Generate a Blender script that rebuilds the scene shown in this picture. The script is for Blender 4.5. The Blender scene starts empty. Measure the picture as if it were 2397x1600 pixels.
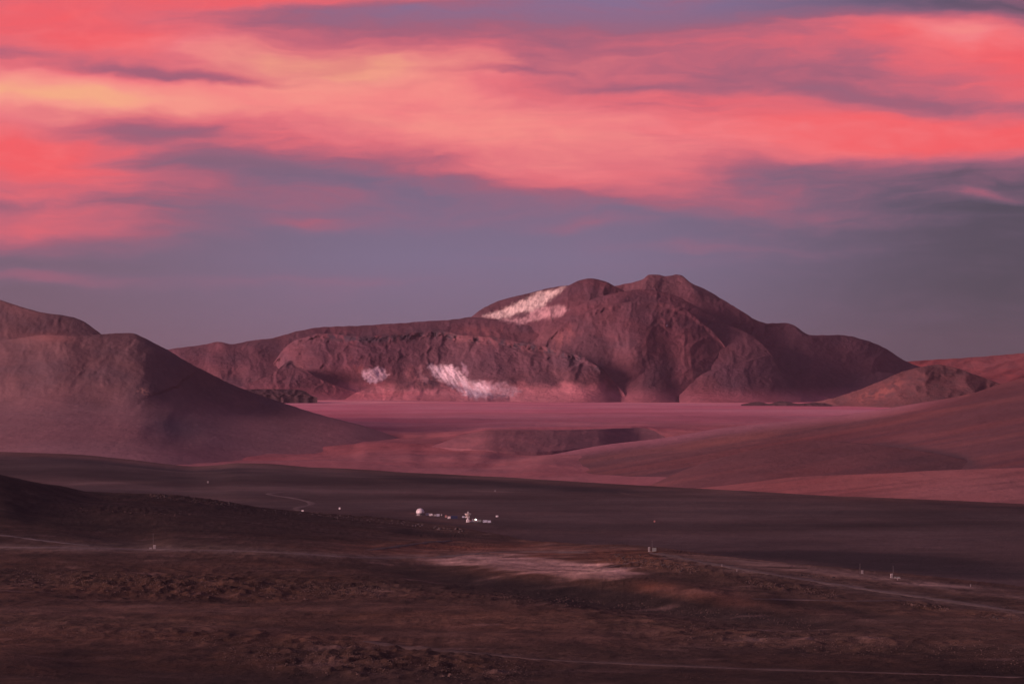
import bpy, bmesh, math, random
import numpy as np

# ------------------------------------------------------------------ camera, sky, sun
sc = bpy.context.scene
W, H = 2397.0, 1600.0
CX, PYH = 1198.5, 880.0            # principal column and the row of the true horizon
F_PX = 135.0 / 36.0 * W            # focal length in photo pixels
K = 1.0 / F_PX

cam_d = bpy.data.cameras.new('camera')
cam_d.lens = 135.0; cam_d.sensor_width = 36.0
cam_d.shift_y = (PYH - H / 2) / W
cam_d.clip_start = 1.0; cam_d.clip_end = 200000.0
cam = bpy.data.objects.new('camera', cam_d)
sc.collection.objects.link(cam)
cam.location = (0, 0, 0)
cam.rotation_euler = (math.pi / 2, 0, 0)
sc.camera = cam

sc.view_settings.view_transform = 'Standard'
sc.view_settings.look = 'None'
sc.view_settings.gamma = 1.0
sc.view_settings.exposure = 0.0
sc.view_settings.use_curve_mapping = False
sc.render.engine = 'CYCLES'
sc.cycles.use_denoising = True
try:
    sc.cycles.denoiser = 'OPENIMAGEDENOISE'
except Exception:
    pass
sc.cycles.max_bounces = 4
sc.cycles.volume_bounces = 0
sc.cycles.volume_step_rate = 1.0

SUN_EL = math.radians(11.0)
SUN_AZ = math.radians(-117.0)      # clockwise from the view direction (+Y): low, left and a little behind
sun_vec = (math.sin(SUN_AZ) * math.cos(SUN_EL), math.cos(SUN_AZ) * math.cos(SUN_EL), math.sin(SUN_EL))


def lin(r, g, b):
    f = lambda c: (c / 255 / 12.92) if c / 255 <= 0.04045 else ((c / 255 + 0.055) / 1.055) ** 2.4
    return (f(r), f(g), f(b))


sun_d = bpy.data.lights.new('sun', 'SUN')
sun_d.energy = 4.8
sun_d.angle = math.radians(18.0)
sun_d.color = (1.0, 0.545, 0.52)
sun = bpy.data.objects.new('sun', sun_d)
sc.collection.objects.link(sun)
from mathutils import Vector
sun.rotation_euler = Vector(sun_vec).to_track_quat('Z', 'Y').to_euler()


class NG:
    """small helper to write shader nodes"""
    def __init__(self, tree):
        self.t = tree
        self.n = tree.nodes
        self.l = tree.links

    def new(self, kind, **kw):
        nd = self.n.new(kind)
        for k, v in kw.items():
            setattr(nd, k, v)
        return nd

    def put(self, sock, v):
        if v is None:
            return
        if hasattr(v, 'is_linked') or hasattr(v, 'links'):
            self.l.new(v, sock)
        else:
            sock.default_value = v

    def math(self, op, a, b=None, c=None, clamp=False):
        nd = self.new('ShaderNodeMath', operation=op, use_clamp=clamp)
        self.put(nd.inputs[0], a)
        self.put(nd.inputs[1], b)
        if c is not None:
            self.put(nd.inputs[2], c)
        return nd.outputs[0]

    def vmath(self, op, a, b=None):
        nd = self.new('ShaderNodeVectorMath', operation=op)
        self.put(nd.inputs[0], a)
        if b is not None:
            self.put(nd.inputs[1], b)
        return nd.outputs['Value'] if op in ('DOT_PRODUCT', 'LENGTH') else nd.outputs[0]

    def mapping(self, v, loc=(0, 0, 0), rot=(0, 0, 0), scale=(1, 1, 1), kind='POINT'):
        nd = self.new('ShaderNodeMapping', vector_type=kind)
        self.put(nd.inputs[0], v)
        nd.inputs['Location'].default_value = loc
        nd.inputs['Rotation'].default_value = rot
        nd.inputs['Scale'].default_value = scale
        return nd.outputs[0]

    def noise(self, v, scale, detail=4, rough=0.5, dist=0.0, col=False, dim='3D'):
        nd = self.new('ShaderNodeTexNoise', noise_dimensions=dim)
        self.put(nd.inputs['Vector'], v)
        nd.inputs['Scale'].default_value = scale
        nd.inputs['Detail'].default_value = detail
        nd.inputs['Roughness'].default_value = rough
        nd.inputs['Distortion'].default_value = dist
        return nd.outputs['Color' if col else 0]

    def mix(self, fac, a, b, blend='MIX', clamp=True):
        nd = self.new('ShaderNodeMix', data_type='RGBA', blend_type=blend)
        nd.clamp_factor = clamp
        self.put(nd.inputs[0], fac)
        for s, v in ((nd.inputs[6], a), (nd.inputs[7], b)):
            if isinstance(v, tuple) and len(v) == 3:
                v = (*v, 1)
            self.put(s, v)
        return nd.outputs[2]

    def ramp(self, v, stops, interp='EASE'):
        nd = self.new('ShaderNodeValToRGB')
        cr = nd.color_ramp
        cr.interpolation = interp
        while len(cr.elements) < len(stops):
            cr.elements.new(0.5)
        for e, (p, c) in zip(cr.elements, stops):
            e.position = p
            e.color = (*c, 1) if len(c) == 3 else c
        self.put(nd.inputs[0], v)
        return nd.outputs[0]

    def range(self, v, a, b, c=0.0, d=1.0, smooth=True):
        nd = self.new('ShaderNodeMapRange')
        nd.interpolation_type = 'SMOOTHSTEP' if smooth else 'LINEAR'
        self.put(nd.inputs[0], v)
        for i, x in enumerate((a, b, c, d)):
            nd.inputs[1 + i].default_value = x
        return nd.outputs[0]


SKY_STRENGTH = 0.1


def build_world():
    w = bpy.data.worlds.new('World')
    sc.world = w
    w.use_nodes = True
    w.cycles.sampling_method = 'MANUAL'
    w.cycles.sample_map_resolution = 512
    g = NG(w.node_tree)
    g.n.clear()
    out = g.new('ShaderNodeOutputWorld')
    bg = g.new('ShaderNodeBackground')
    bg.inputs[1].default_value = SKY_STRENGTH
    g.l.new(bg.outputs[0], out.inputs[0])
    sky = g.new('ShaderNodeTexSky', sky_type='NISHITA')
    sky.sun_disc = False
    sky.sun_elevation = SUN_EL
    sky.sun_rotation = SUN_AZ
    sky.altitude = 4800
    sky.dust_density = 2.0
    tc = g.new('ShaderNodeTexCoord')
    sep = g.new('ShaderNodeSeparateXYZ')
    g.l.new(tc.outputs['Generated'], sep.inputs[0])
    az = g.math('ARCTAN2', sep.outputs[0], sep.outputs[1])
    el = g.math('ARCSINE', sep.outputs[2])
    # u, v: azimuth and elevation in units of 1000 photo pixels; v grows downward
    u = g.math('DIVIDE', az, K * 1000)
    v = g.math('MULTIPLY_ADD', el, -1.0 / (K * 1000), PYH / 1000)
    cmb = g.new('ShaderNodeCombineXYZ')
    g.l.new(u, cmb.inputs[0]); g.l.new(v, cmb.inputs[1])
    uv = cmb.outputs[0]
    # wind-drawn warping of the cloud sheet
    wst = g.mapping(uv, scale=(1.3, 4.5, 1))
    wn = g.noise(wst, 1.0, 4, 0.5, col=True)
    wv = g.vmath('MULTIPLY', g.vmath('SUBTRACT', wn, (0.5, 0.5, 0.5)), (0.5, 0.16, 0))
    wst2 = g.mapping(uv, loc=(3.1, 7.7, 0), scale=(5.0, 14.0, 1))
    wn2 = g.noise(wst2, 1.0, 4, 0.55, col=True)
    wv2 = g.vmath('MULTIPLY', g.vmath('SUBTRACT', wn2, (0.5, 0.5, 0.5)), (0.12, 0.045, 0))
    p = g.vmath('ADD', uv, g.vmath('ADD', wv, wv2))

    # two sheared copies of the coordinates: the banks lean a little to the right
    SH = {}
    for sh in (0.02, 0.11):
        cs = g.new('ShaderNodeCombineXYZ')
        sp = g.new('ShaderNodeSeparateXYZ')
        g.l.new(p, sp.inputs[0])
        g.l.new(sp.outputs[0], cs.inputs[0])
        g.l.new(g.math('MULTIPLY_ADD', sp.outputs[0], -sh, sp.outputs[1]), cs.inputs[1])
        SH[sh] = cs.outputs[0]

    def blobs(lst, start=0.0):
        acc = start
        for (cx, cy, rx, ry, tilt, amp) in lst:
            sh = 0.02 if tilt < 0.07 else 0.11
            uc = (cx - CX) / 1000; vc = cy / 1000 - sh * uc
            nd = g.new('ShaderNodeVectorMath', operation='MULTIPLY_ADD')
            g.l.new(SH[sh], nd.inputs[0])
            nd.inputs[1].default_value = (1000 / rx, 1000 / ry, 0)
            nd.inputs[2].default_value = (-uc * 1000 / rx, -vc * 1000 / ry, 0)
            e = g.math('POWER', 0.36788, g.vmath('DOT_PRODUCT', nd.outputs[0], nd.outputs[0]))
            acc = g.math('MULTIPLY_ADD', e, amp, acc)
        return acc

    # cover of lit cloud: noise above the view, thinned to cool the ambient light, with the banks seen in view
    streak = g.noise(g.mapping(p, loc=(0.3, 0.2, 0), rot=(0, 0, 0.03), scale=(1.1, 9.0, 1)), 1.0, 6, 0.58, 0.25)
    fine = g.noise(g.mapping(p, rot=(0, 0, 0.07), scale=(4.5, 38.0, 1)), 1.0, 5, 0.62, 0.3)
    wide = g.noise(g.mapping(uv, loc=(5.3, 1.2, 0), scale=(0.35, 0.8, 1)), 1.0, 3, 0.5)
    puff = g.noise(g.mapping(p, loc=(1.3, 4.2, 0), scale=(6.0, 18.0, 1)), 1.0, 4, 0.62, 0.2)
    high = g.range(v, 0.0, -0.7)                         # well above the band near the horizon
    cover = g.math('MULTIPLY', g.math('MULTIPLY_ADD', wide, 1.4, -0.92), high)
    P0 = blobs([
        (900, 190, 560, 85, 0.02, 0.50), (1250, 330, 430, 95, 0.10, 0.48), (1420, 430, 340, 60, 0.10, 0.36),
        (1000, 300, 400, 60, 0.05, 0.22), (660, 325, 270, 42, 0.10, 0.26),
        (150, 50, 560, 50, 0.0, 0.50), (250, 115, 420, 36, 0.02, 0.45), (90, 215, 440, 48, 0.03, 0.80),
        (20, 350, 240, 80, 0.12, 0.80), (120, 480, 360, 85, 0.05, 0.46), (330, 555, 260, 30, 0.0, 0.22),
        (30, 560, 220, 45, 0.0, 0.30), (600, 230, 300, 40, 0.0, 0.26),
        (2010, 318, 310, 62, 0.02, 0.95), (1650, 320, 280, 75, 0.05, 0.32), (2230, 84, 290, 36, 0.03, 0.66),
        (1830, 125, 360, 50, 0.06, 0.34), (2400, 165, 240, 70, 0.10, 0.60), (1700, 215, 420, 44, 0.06, 0.16),
        (2390, 330, 150, 50, 0.0, 0.56), (620, 5, 480, 22, 0.0, 0.42), (2000, 230, 500, 60, 0.05, 0.08),
        (300, 300, 180, 18, 0.0, -0.22), (420, 345, 300, 34, 0.05, 0.18), (470, 176, 200, 11, 0.05, -0.46), (860, 50, 330, 24, 0.05, -0.15),
        (2020, 225, 300, 26, 0.10, -0.30), (1480, 36, 380, 34, 0.0, -0.16), (640, 400, 280, 30, 0.12, -0.24),
        (1500, 200, 190, 12, 0.03, -0.20), (1180, 168, 180, 8, 0.0, -0.22), (2250, 16, 420, 22, 0, -0.28),
        (1850, 512, 300, 40, 0.06, 0.24), (2290, 472, 130, 14, 0.12, 0.22), (1170, 606, 100, 11, 0.0, 0.16),
        (1350, 525, 110, 15, -0.12, 0.2), (690, 508, 100, 15, 0.1, 0.2), (90, 665, 280, 20, -0.05, 0.26),
        (700, 690, 260, 20, 0.0, 0.18), (1600, 590, 260, 18, 0.0, 0.15), (750, 450, 400, 60, 0.05, 0.20),
    ])
    P = g.math('ADD', P0, cover)
    low = g.range(v, 0.56, 0.20, 0.0, 0.27)              # the lit sheet begins some degrees above the horizon
    P = g.math('ADD', P, low)
    amt = g.range(v, 0.80, 0.35, 0.42, 1.0)              # the air smooths what is low and far
    det = g.math('MULTIPLY', g.math('SUBTRACT', streak, 0.5), 0.80)
    det = g.math('MULTIPLY_ADD', g.math('SUBTRACT', fine, 0.5), 0.28, det)
    det = g.math('MULTIPLY_ADD', g.math('SUBTRACT', puff, 0.5), 0.30, det)
    P = g.math('MULTIPLY_ADD', det, amt, P)
    T = blobs([(70, 225, 300, 46, 0.02, 0.92), (760, 145, 260, 52, 0.02, 0.72), (1150, 300, 650, 130, 0.08, 0.55),
               (2250, 80, 200, 30, 0.0, 0.45), (450, 230, 300, 40, 0.0, 0.3), (1300, 150, 300, 30, 0.02, 0.5)])
    T = g.math('MULTIPLY_ADD', g.math('SUBTRACT', puff, 0.5), 0.5, T)

    veil = g.ramp(g.range(v, -0.6, 0.95, smooth=False), [
        (0.0, lin(88, 102, 150)), (0.39, lin(136, 112, 150)), (0.62, lin(116, 97, 124)),
        (0.78, lin(126, 110, 140)), (0.94, lin(120, 100, 122)), (1.0, lin(116, 94, 112))], 'LINEAR')
    veil = g.mix(g.math('MULTIPLY', g.range(g.math('ADD', u, g.math('MULTIPLY', v, 0.2)), 0.25, 1.30), 0.95),
                 veil, lin(74, 64, 80))  # right side darkened: lens vignetting put into the sky colour
    veil = g.mix(g.math('MULTIPLY', g.range(u, -0.2, -1.2), 0.7), veil, lin(112, 84, 98))
    veil = g.mix(g.math('MULTIPLY', g.math('MULTIPLY', g.range(v, 0.44, 0.30), g.range(v, 0.0, 0.11)), 0.8), veil, lin(170, 94, 114))
    pinkhi = g.ramp(T, [(0.0, lin(252, 94, 99)), (0.35, lin(252, 128, 132)), (0.75, lin(255, 156, 140)),
                        (1.0, lin(255, 176, 136))], 'LINEAR')
    body = g.ramp(P, [(0.05, lin(140, 106, 136)), (0.34, lin(172, 96, 120)), (0.66, lin(218, 104, 120))], 'LINEAR')
    cloud = g.mix(g.range(P, 0.40, 1.02), body, pinkhi)
    col = g.mix(g.range(P, -0.10, 0.52), veil, cloud)
    # the clear air behind the veil
    skyc = g.vmath('MULTIPLY', sky.outputs[0], (SKY_STRENGTH * 0.6,) * 3)
    col = g.mix(0.06, col, skyc)
    # below the horizon: dim ground glow
    col = g.mix(g.range(el, -0.002, -0.03), col, lin(70, 48, 54))
    col = g.vmath('MULTIPLY', col, (1 / SKY_STRENGTH,) * 3)
    g.l.new(col, bg.inputs[0])


build_world()

# ------------------------------------------------------------------ numpy helpers
def _hash(ix, iy, seed):
    h = (ix.astype(np.int64) * 374761393 + iy.astype(np.int64) * 668265263 + seed * 1442695041) & 0xFFFFFFFF
    h = ((h ^ (h >> 13)) * 1274126177) & 0xFFFFFFFF
    h = h ^ (h >> 16)
    return h


def gnoise(x, y, seed=0):
    x0 = np.floor(x); y0 = np.floor(y)
    fx = x - x0; fy = y - y0
    ix = x0.astype(np.int64); iy = y0.astype(np.int64)
    ux = fx * fx * fx * (fx * (fx * 6 - 15) + 10)
    uy = fy * fy * fy * (fy * (fy * 6 - 15) + 10)

    def gr(i, j, dx, dy):
        a = _hash(i, j, seed) * (2 * math.pi / 4294967296.0)
        return np.cos(a) * dx + np.sin(a) * dy
    a = gr(ix, iy, fx, fy); b = gr(ix + 1, iy, fx - 1, fy)
    c = gr(ix, iy + 1, fx, fy - 1); d = gr(ix + 1, iy + 1, fx - 1, fy - 1)
    return ((a + (b - a) * ux) * (1 - uy) + (c + (d - c) * ux) * uy) * 1.5


def fbm(x, y, oct=5, seed=0, gain=0.5, lac=2.03):
    s = np.zeros(np.broadcast(x, y).shape); a = 1.0
    for o in range(oct):
        s += a * gnoise(x * lac ** o + 17.3 * o, y * lac ** o - 9.1 * o, seed + o)
        a *= gain
    return s


def ridged(x, y, oct=5, seed=0, gain=0.5, lac=2.03):
    s = np.zeros(np.broadcast(x, y).shape); a = 1.0; wgt = 1.0
    for o in range(oct):
        n = 1 - np.abs(gnoise(x * lac ** o + 31.7 * o, y * lac ** o + 5.3 * o, seed + o)) * 1.4
        n = np.clip(n, 0, 1) ** 2 * wgt
        s += a * n
        wgt = np.clip(n * 1.6, 0, 1)
        a *= gain
    return s - 0.9


def sstep(a, b, x):
    t = np.clip((x - a) / (b - a), 0, 1)
    return t * t * (3 - 2 * t)


def spl(xs, ys, x):
    """smooth monotone-ish (PCHIP) interpolation"""
    xs = np.asarray(xs, float); ys = np.asarray(ys, float); x = np.asarray(x, float)
    h = np.diff(xs); d = np.diff(ys) / h
    m = np.zeros_like(ys)
    m[0] = d[0]; m[-1] = d[-1]
    for i in range(1, len(xs) - 1):
        if d[i - 1] * d[i] > 0:
            w1 = 2 * h[i] + h[i - 1]; w2 = h[i] + 2 * h[i - 1]
            m[i] = (w1 + w2) / (w1 / d[i - 1] + w2 / d[i])
    i = np.clip(np.searchsorted(xs, x) - 1, 0, len(h) - 1)
    t = np.clip((x - xs[i]) / h[i], 0, 1)
    t2 = t * t; t3 = t2 * t
    return ((2 * t3 - 3 * t2 + 1) * ys[i] + (t3 - 2 * t2 + t) * h[i] * m[i]
            + (-2 * t3 + 3 * t2) * ys[i + 1] + (t3 - t2) * h[i] * m[i + 1])


def pl(pts, x):
    xs, ys = zip(*pts)
    return spl(xs, ys, x)


def dist_poly(px, py, pts, ysc=1.0):
    """distance to a polyline and position (0..1) along it; y differences count ysc times"""
    best = np.full(px.shape, 1e9); tt = np.zeros(px.shape); side = np.zeros(px.shape)
    n = len(pts) - 1
    for i in range(n):
        ax, ay = pts[i][0], pts[i][1] * ysc; bx, by = pts[i + 1][0], pts[i + 1][1] * ysc
        dx, dy = bx - ax, by - ay
        L = dx * dx + dy * dy
        t = np.clip(((px - ax) * dx + (py * ysc - ay) * dy) / L, 0, 1)
        qx = px - ax - t * dx; qy = py * ysc - ay - t * dy
        d = np.hypot(qx, qy)
        m = d < best
        best = np.where(m, d, best)
        tt = np.where(m, (i + t) / n, tt)
        side = np.where(m, np.sign(dx * qy - dy * qx), side)
    return best, tt, side


def stroke(px, py, pts, w, ysc=1.0, pw=2.0, ends=0.15):
    d, t, s = dist_poly(px, py, pts, ysc)
    e = np.exp(-(d / w) ** pw)
    if ends:
        e = e * sstep(0, ends * 1.6, np.minimum(t, 1 - t))
    return e


def poly_mask(px, py, pts, soft=4.0):
    """soft inside mask of a polygon"""
    inside = np.zeros(px.shape, bool)
    n = len(pts)
    for i in range(n):
        x1, y1 = pts[i]; x2, y2 = pts[(i + 1) % n]
        if y1 == y2:
            continue
        c = ((y1 > py) != (y2 > py)) & (px < (x2 - x1) * (py - y1) / (y2 - y1) + x1)
        inside ^= c
    d, _, _ = dist_poly(px, py, list(pts) + [pts[0]])
    sd = np.where(inside, d, -d)
    return sstep(-soft, soft, sd)


def gblob(px, py, cx, cy, rx, ry, tilt=0.0):
    x = px - cx; y = py - cy - tilt * (px - cx)
    return np.exp(-(x / rx) ** 2 - (y / ry) ** 2)


# ------------------------------------------------------------------ materials
def ground_material(name, scale=1.0, bump=0.4, var=0.35, speck=0.0):
    m = bpy.data.materials.new(name)
    m.use_nodes = True
    g = NG(m.node_tree)
    g.n.clear()
    out = g.new('ShaderNodeOutputMaterial')
    b = g.new('ShaderNodeBsdfPrincipled')
    b.inputs['Roughness'].default_value = 0.96
    b.inputs['Specular IOR Level'].default_value = 0.15
    g.l.new(b.outputs[0], out.inputs[0])
    at = g.new('ShaderNodeAttribute', attribute_name='albedo')
    geo = g.new('ShaderNodeNewGeometry')
    pos = geo.outputs['Position']
    n1 = g.noise(pos, 0.004 / scale, 6, 0.6, 0.6)
    n2 = g.noise(pos, 0.04 / scale, 7, 0.66, 0.2)
    n3 = g.noise(pos, 0.28 / scale, 5, 0.7)
    f = g.math('ADD', g.math('MULTIPLY', n1, 0.28), g.math('ADD', g.math('MULTIPLY', n2, 0.40), g.math('MULTIPLY', n3, 0.32)))
    f = g.range(f, 0.36, 0.64, 1 - var, 1 + var, smooth=False)
    hs = g.new('ShaderNodeHueSaturation')
    g.l.new(at.outputs['Color'], hs.inputs['Color'])
    g.l.new(g.range(n1, 0.3, 0.7, 1.1, 0.88), hs.inputs['Saturation'])
    g.l.new(f, hs.inputs['Value'])
    col = hs.outputs[0]
    if speck:
        vo = g.new('ShaderNodeTexVoronoi')
        g.put(vo.inputs['Vector'], pos)
        vo.inputs['Scale'].default_value = 0.35 / scale
        k = g.range(vo.outputs['Distance'], 0.12, 0.3, 1.0, 0.0)
        k = g.math('MULTIPLY', k, g.range(n2, 0.5, 0.62))
        col = g.mix(g.math('MULTIPLY', k, speck), col, (0.035, 0.026, 0.028))
    g.l.new(col, b.inputs['Base Color'])
    bm_ = g.new('ShaderNodeBump')
    bm_.inputs['Strength'].default_value = bump
    bm_.inputs['Distance'].default_value = 1.0 * scale
    hsum = g.math('ADD', g.math('MULTIPLY', n2, 3.0), g.math('MULTIPLY', n3, 0.9))
    g.l.new(hsum, bm_.inputs['Height'])
    g.l.new(bm_.outputs[0], b.inputs['Normal'])
    return m


def plain_material(name, col, rough=0.6, metal=0.0, noise=0.12, scale=1.2, emit=None, estr=0.0):
    m = bpy.data.materials.new(name)
    m.use_nodes = True
    g = NG(m.node_tree)
    b = m.node_tree.nodes['Principled BSDF']
    b.inputs['Roughness'].default_value = rough
    b.inputs['Metallic'].default_value = metal
    tc = g.new('ShaderNodeTexCoord')
    n = g.noise(tc.outputs['Object'], scale, 5, 0.6)
    f = g.range(n, 0.3, 0.7, 1 - noise, 1 + noise, smooth=False)
    hs = g.new('ShaderNodeHueSaturation')
    hs.inputs['Color'].default_value = (*col, 1)
    g.l.new(f, hs.inputs['Value'])
    g.l.new(hs.outputs[0], b.inputs['Base Color'])
    if emit:
        b.inputs['Emission Color'].default_value = (*emit, 1)
        b.inputs['Emission Strength'].default_value = estr
    return m


# ------------------------------------------------------------------ terrain sheets
class Sheet:
    """a piece of terrain: grid of columns (photo column = bearing) and rows going away"""
    def __init__(self, name, px, X, Y, Z, alb, mat):
        self.px, self.X, self.Y, self.Z = px, X, Y, Z
        R, C = X.shape
        me = bpy.data.meshes.new(name)
        co = np.stack([X, Y, Z], -1).reshape(-1, 3).astype(np.float32)
        idx = np.arange(R * C).reshape(R, C)
        q = np.stack([idx[:-1, :-1], idx[:-1, 1:], idx[1:, 1:], idx[1:, :-1]], -1).reshape(-1, 4)
        me.vertices.add(len(co)); me.vertices.foreach_set('co', co.ravel())
        me.loops.add(q.size); me.loops.foreach_set('vertex_index', q.ravel().astype(np.int32))
        me.polygons.add(len(q))
        me.polygons.foreach_set('loop_start', np.arange(0, q.size, 4, dtype=np.int32))
        me.polygons.foreach_set('use_smooth', np.ones(len(q), bool))
        me.update(calc_edges=True)
        a = me.attributes.new('albedo', 'FLOAT_COLOR', 'POINT')
        rgba = np.ones((R * C, 4), np.float32)
        rgba[:, :3] = np.clip(alb.reshape(-1, 3), 0.005, 0.9)
        a.data.foreach_set('color', rgba.ravel())
        me.materials.append(mat)
        self.ob = bpy.data.objects.new(name, me)
        sc.collection.objects.link(self.ob)
        self.ob['kind'] = 'structure'

    def _col(self, px):
        c = np.clip(np.searchsorted(self.px, px) - 1, 0, len(self.px) - 2)
        t = (px - self.px[c]) / (self.px[c + 1] - self.px[c])
        return c, min(max(t, 0), 1)

    def at_pixel(self, px, py):
        """nearest ground point seen in that direction"""
        c, t = self._col(px)
        Yc = self.Y[:, c] * (1 - t) + self.Y[:, c + 1] * t
        Zc = self.Z[:, c] * (1 - t) + self.Z[:, c + 1] * t
        ok = Yc > 50
        Yc, Zc = Yc[ok], Zc[ok]
        row = PYH - Zc / (K * Yc)
        j = np.where((row[:-1] >= py) & (row[1:] < py))[0]
        if len(j) == 0:
            i = int(np.argmin(np.abs(row - py)))
            return Vector(((px - CX) * K * Yc[i], Yc[i], Zc[i]))
        i = j[0]
        s = (row[i] - py) / (row[i] - row[i + 1] + 1e-9)
        y = Yc[i] + (Yc[i + 1] - Yc[i]) * s
        z = Zc[i] + (Zc[i + 1] - Zc[i]) * s
        return Vector(((px - CX) * K * y, y, z))

    def height(self, x, y):
        px = CX + x / (K * y)
        c, t = self._col(px)
        za = np.interp(y, self.Y[:, c], self.Z[:, c])
        zb = np.interp(y, self.Y[:, c + 1], self.Z[:, c + 1])
        return za * (1 - t) + zb * t


def mixc(base, mask, col):
    return base + mask[..., None] * (np.array(col) - base)


def node_rows(px, nodes, counts):
    """nodes: list of (distance, height) arrays over the columns; returns Y, Z grids"""
    Ys, Zs = [], []
    nd = [n[0] for n in nodes]; nz = [n[1] for n in nodes]
    pos = np.arange(len(nodes), dtype=float)
    s = np.concatenate([i + np.arange(c) / c for i, c in enumerate(counts)] + [[len(nodes) - 1]])
    D = np.stack(nd); Z = np.stack(nz)
    # Catmull-Rom along rows
    i = np.clip(np.floor(s).astype(int), 0, len(nodes) - 2)
    t = (s - i)[:, None]
    out = []
    for A in (D, Z):
        # monotone tangents per column
        dif = np.diff(A, axis=0)
        m = np.zeros_like(A)
        m[0] = dif[0]; m[-1] = dif[-1]
        p = dif[:-1] * dif[1:]
        m[1:-1] = np.where(p > 0, 2 * p / (dif[:-1] + dif[1:] + 1e-12), 0)
        t2 = t * t; t3 = t2 * t
        out.append((2 * t3 - 3 * t2 + 1) * A[i] + (t3 - 2 * t2 + t) * m[i]
                   + (-2 * t3 + 3 * t2) * A[i + 1] + (t3 - t2) * m[i + 1])
    return out


def zpy(py, d):
    return (PYH - py) * K * d


# ---- A: the near slope with the roads
mat_near = ground_material('near_slope_gravel', 1.0, 0.9, 0.42, speck=0.5)
pxA = np.concatenate([np.arange(-520, 0, 8.0), np.arange(0, 2397, 2.2), np.arange(2400, 2920, 8.0)])
one = np.ones_like(pxA)


def nodeA(pts):
    """pts: (px, py, d)"""
    d = pl([(p[0], p[2]) for p in pts], pxA)
    py = pl([(p[0], p[1]) for p in pts], pxA)
    return d, zpy(py, d)


crestA = [(-520, 1010, 4000), (0, 1112, 4250), (120, 1136, 4400), (215, 1153, 4550), (360, 1158, 4650), (540, 1178, 4800),
          (700, 1196, 5000), (960, 1219, 5150), (1100, 1240, 4700), (1290, 1272, 3900), (1525, 1286, 3300),
          (1700, 1306, 3000), (2000, 1340, 2780), (2397, 1388, 2600), (2920, 1450, 2450)]
A_nodes = [
    (-200 * one, -2.0 * one), (4 * one, -2.2 * one), (320 * one, -52.0 * one), (900 * one, -119.0 * one),
    (1300 * one, -120.0 * one),
    nodeA([(-520, 1640, 1500), (2920, 1650, 1480)]),
    nodeA([(-520, 1535, 1790), (1000, 1545, 1780), (2920, 1560, 1720)]),
    nodeA([(-520, 1455, 2100), (1000, 1475, 2050), (2920, 1510, 1950)]),
    nodeA([(-520, 1390, 2420), (600, 1402, 2400), (1400, 1430, 2260), (2397, 1465, 2180), (2920, 1490, 2120)]),
    nodeA([(-520, 1335, 2750), (600, 1345, 2740), (1300, 1365, 2680), (1700, 1385, 2500), (2397, 1432, 2380), (2920, 1475, 2280)]),
    nodeA([(-520, 1290, 3020), (0, 1287, 3030), (600, 1291, 3050), (960, 1309, 3080), (1290, 1312, 3040), (1525, 1312, 2930),
           (2000, 1368, 2620), (2397, 1410, 2480), (2920, 1465, 2350)]),
    nodeA([(-520, 1190, 3600), (0, 1215, 3620), (500, 1232, 3750), (960, 1262, 3950), (1290, 1290, 3420), (1525, 1297, 3120),
           (2000, 1352, 2700), (2397, 1397, 2545), (2920, 1457, 2400)]),
    nodeA(crestA),
]
dcr, zcr = A_nodes[-1]
A_nodes += [(dcr + 160, zcr - 5), (dcr + 420, zcr - 26), (dcr + 900, np.minimum(zcr - 70, -245.0))]
cntA = [2, 8, 8, 6, 6, 54, 54, 48, 44, 40, 46, 46, 10, 8, 6]
YA, ZA = node_rows(pxA, A_nodes, cntA)
XA = (pxA - CX)[None, :] * K * YA
XA[YA < 60] = ((pxA - CX)[None, :] * K * 60 * np.ones_like(YA))[YA < 60]
PXA = np.broadcast_to(pxA, YA.shape)
PYA0 = PYH - ZA / (K * np.maximum(YA, 50))
vis = sstep(1300, 1500, YA)
# swells, terraces, rock bands
sw = fbm(XA / 420 + 3, YA / 520, 4, 11) * 2.6 + fbm(XA / 120, YA / 140, 3, 21) * 0.55
rough_mask = np.clip(
    gblob(PXA, PYA0, 420, 1366, 430, 32, 0.03) * 1.0 + gblob(PXA, PYA0, 900, 1545, 330, 42, 0.06) * 1.0
    + gblob(PXA, PYA0, 380, 1480, 380, 22, 0.05) * 0.4 + gblob(PXA, PYA0, 1540, 1318, 130, 18, 0.1) * 0.9
    + gblob(PXA, PYA0, 1850, 1372, 120, 14, 0.15) * 0.7 + gblob(PXA, PYA0, 2160, 1415, 50, 10, 0.1) * 1.0
    + gblob(PXA, PYA0, 2330, 1440, 60, 10, 0.1) * 0.9 + gblob(PXA, PYA0, 1180, 1400, 500, 24, 0.10) * 0.45
    + gblob(PXA, PYA0, 1900, 1490, 500, 30, 0.05) * 0.45 + gblob(PXA, PYA0, 300, 1193, 170, 8, 0.03) * 0.8
    + gblob(PXA, PYA0, 450, 1168, 110, 8, 0.12) * 0.8 + gblob(PXA, PYA0, 820, 1207, 200, 7, 0.085) * 0.6, 0, 1)
rk = ridged(XA / 22, YA / 42, 4, 31) * 1.6 + np.abs(gnoise(XA / 9, YA / 20, 35)) * 1.6
relief = sw + rough_mask * rk + fbm(XA / 34, YA / 34, 4, 41, 0.6) * 0.30 + ridged(XA / 15, YA / 17, 3, 43) * 0.34 * sstep(-0.4, 0.4, fbm(XA / 140, YA / 110, 3, 45))
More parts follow.
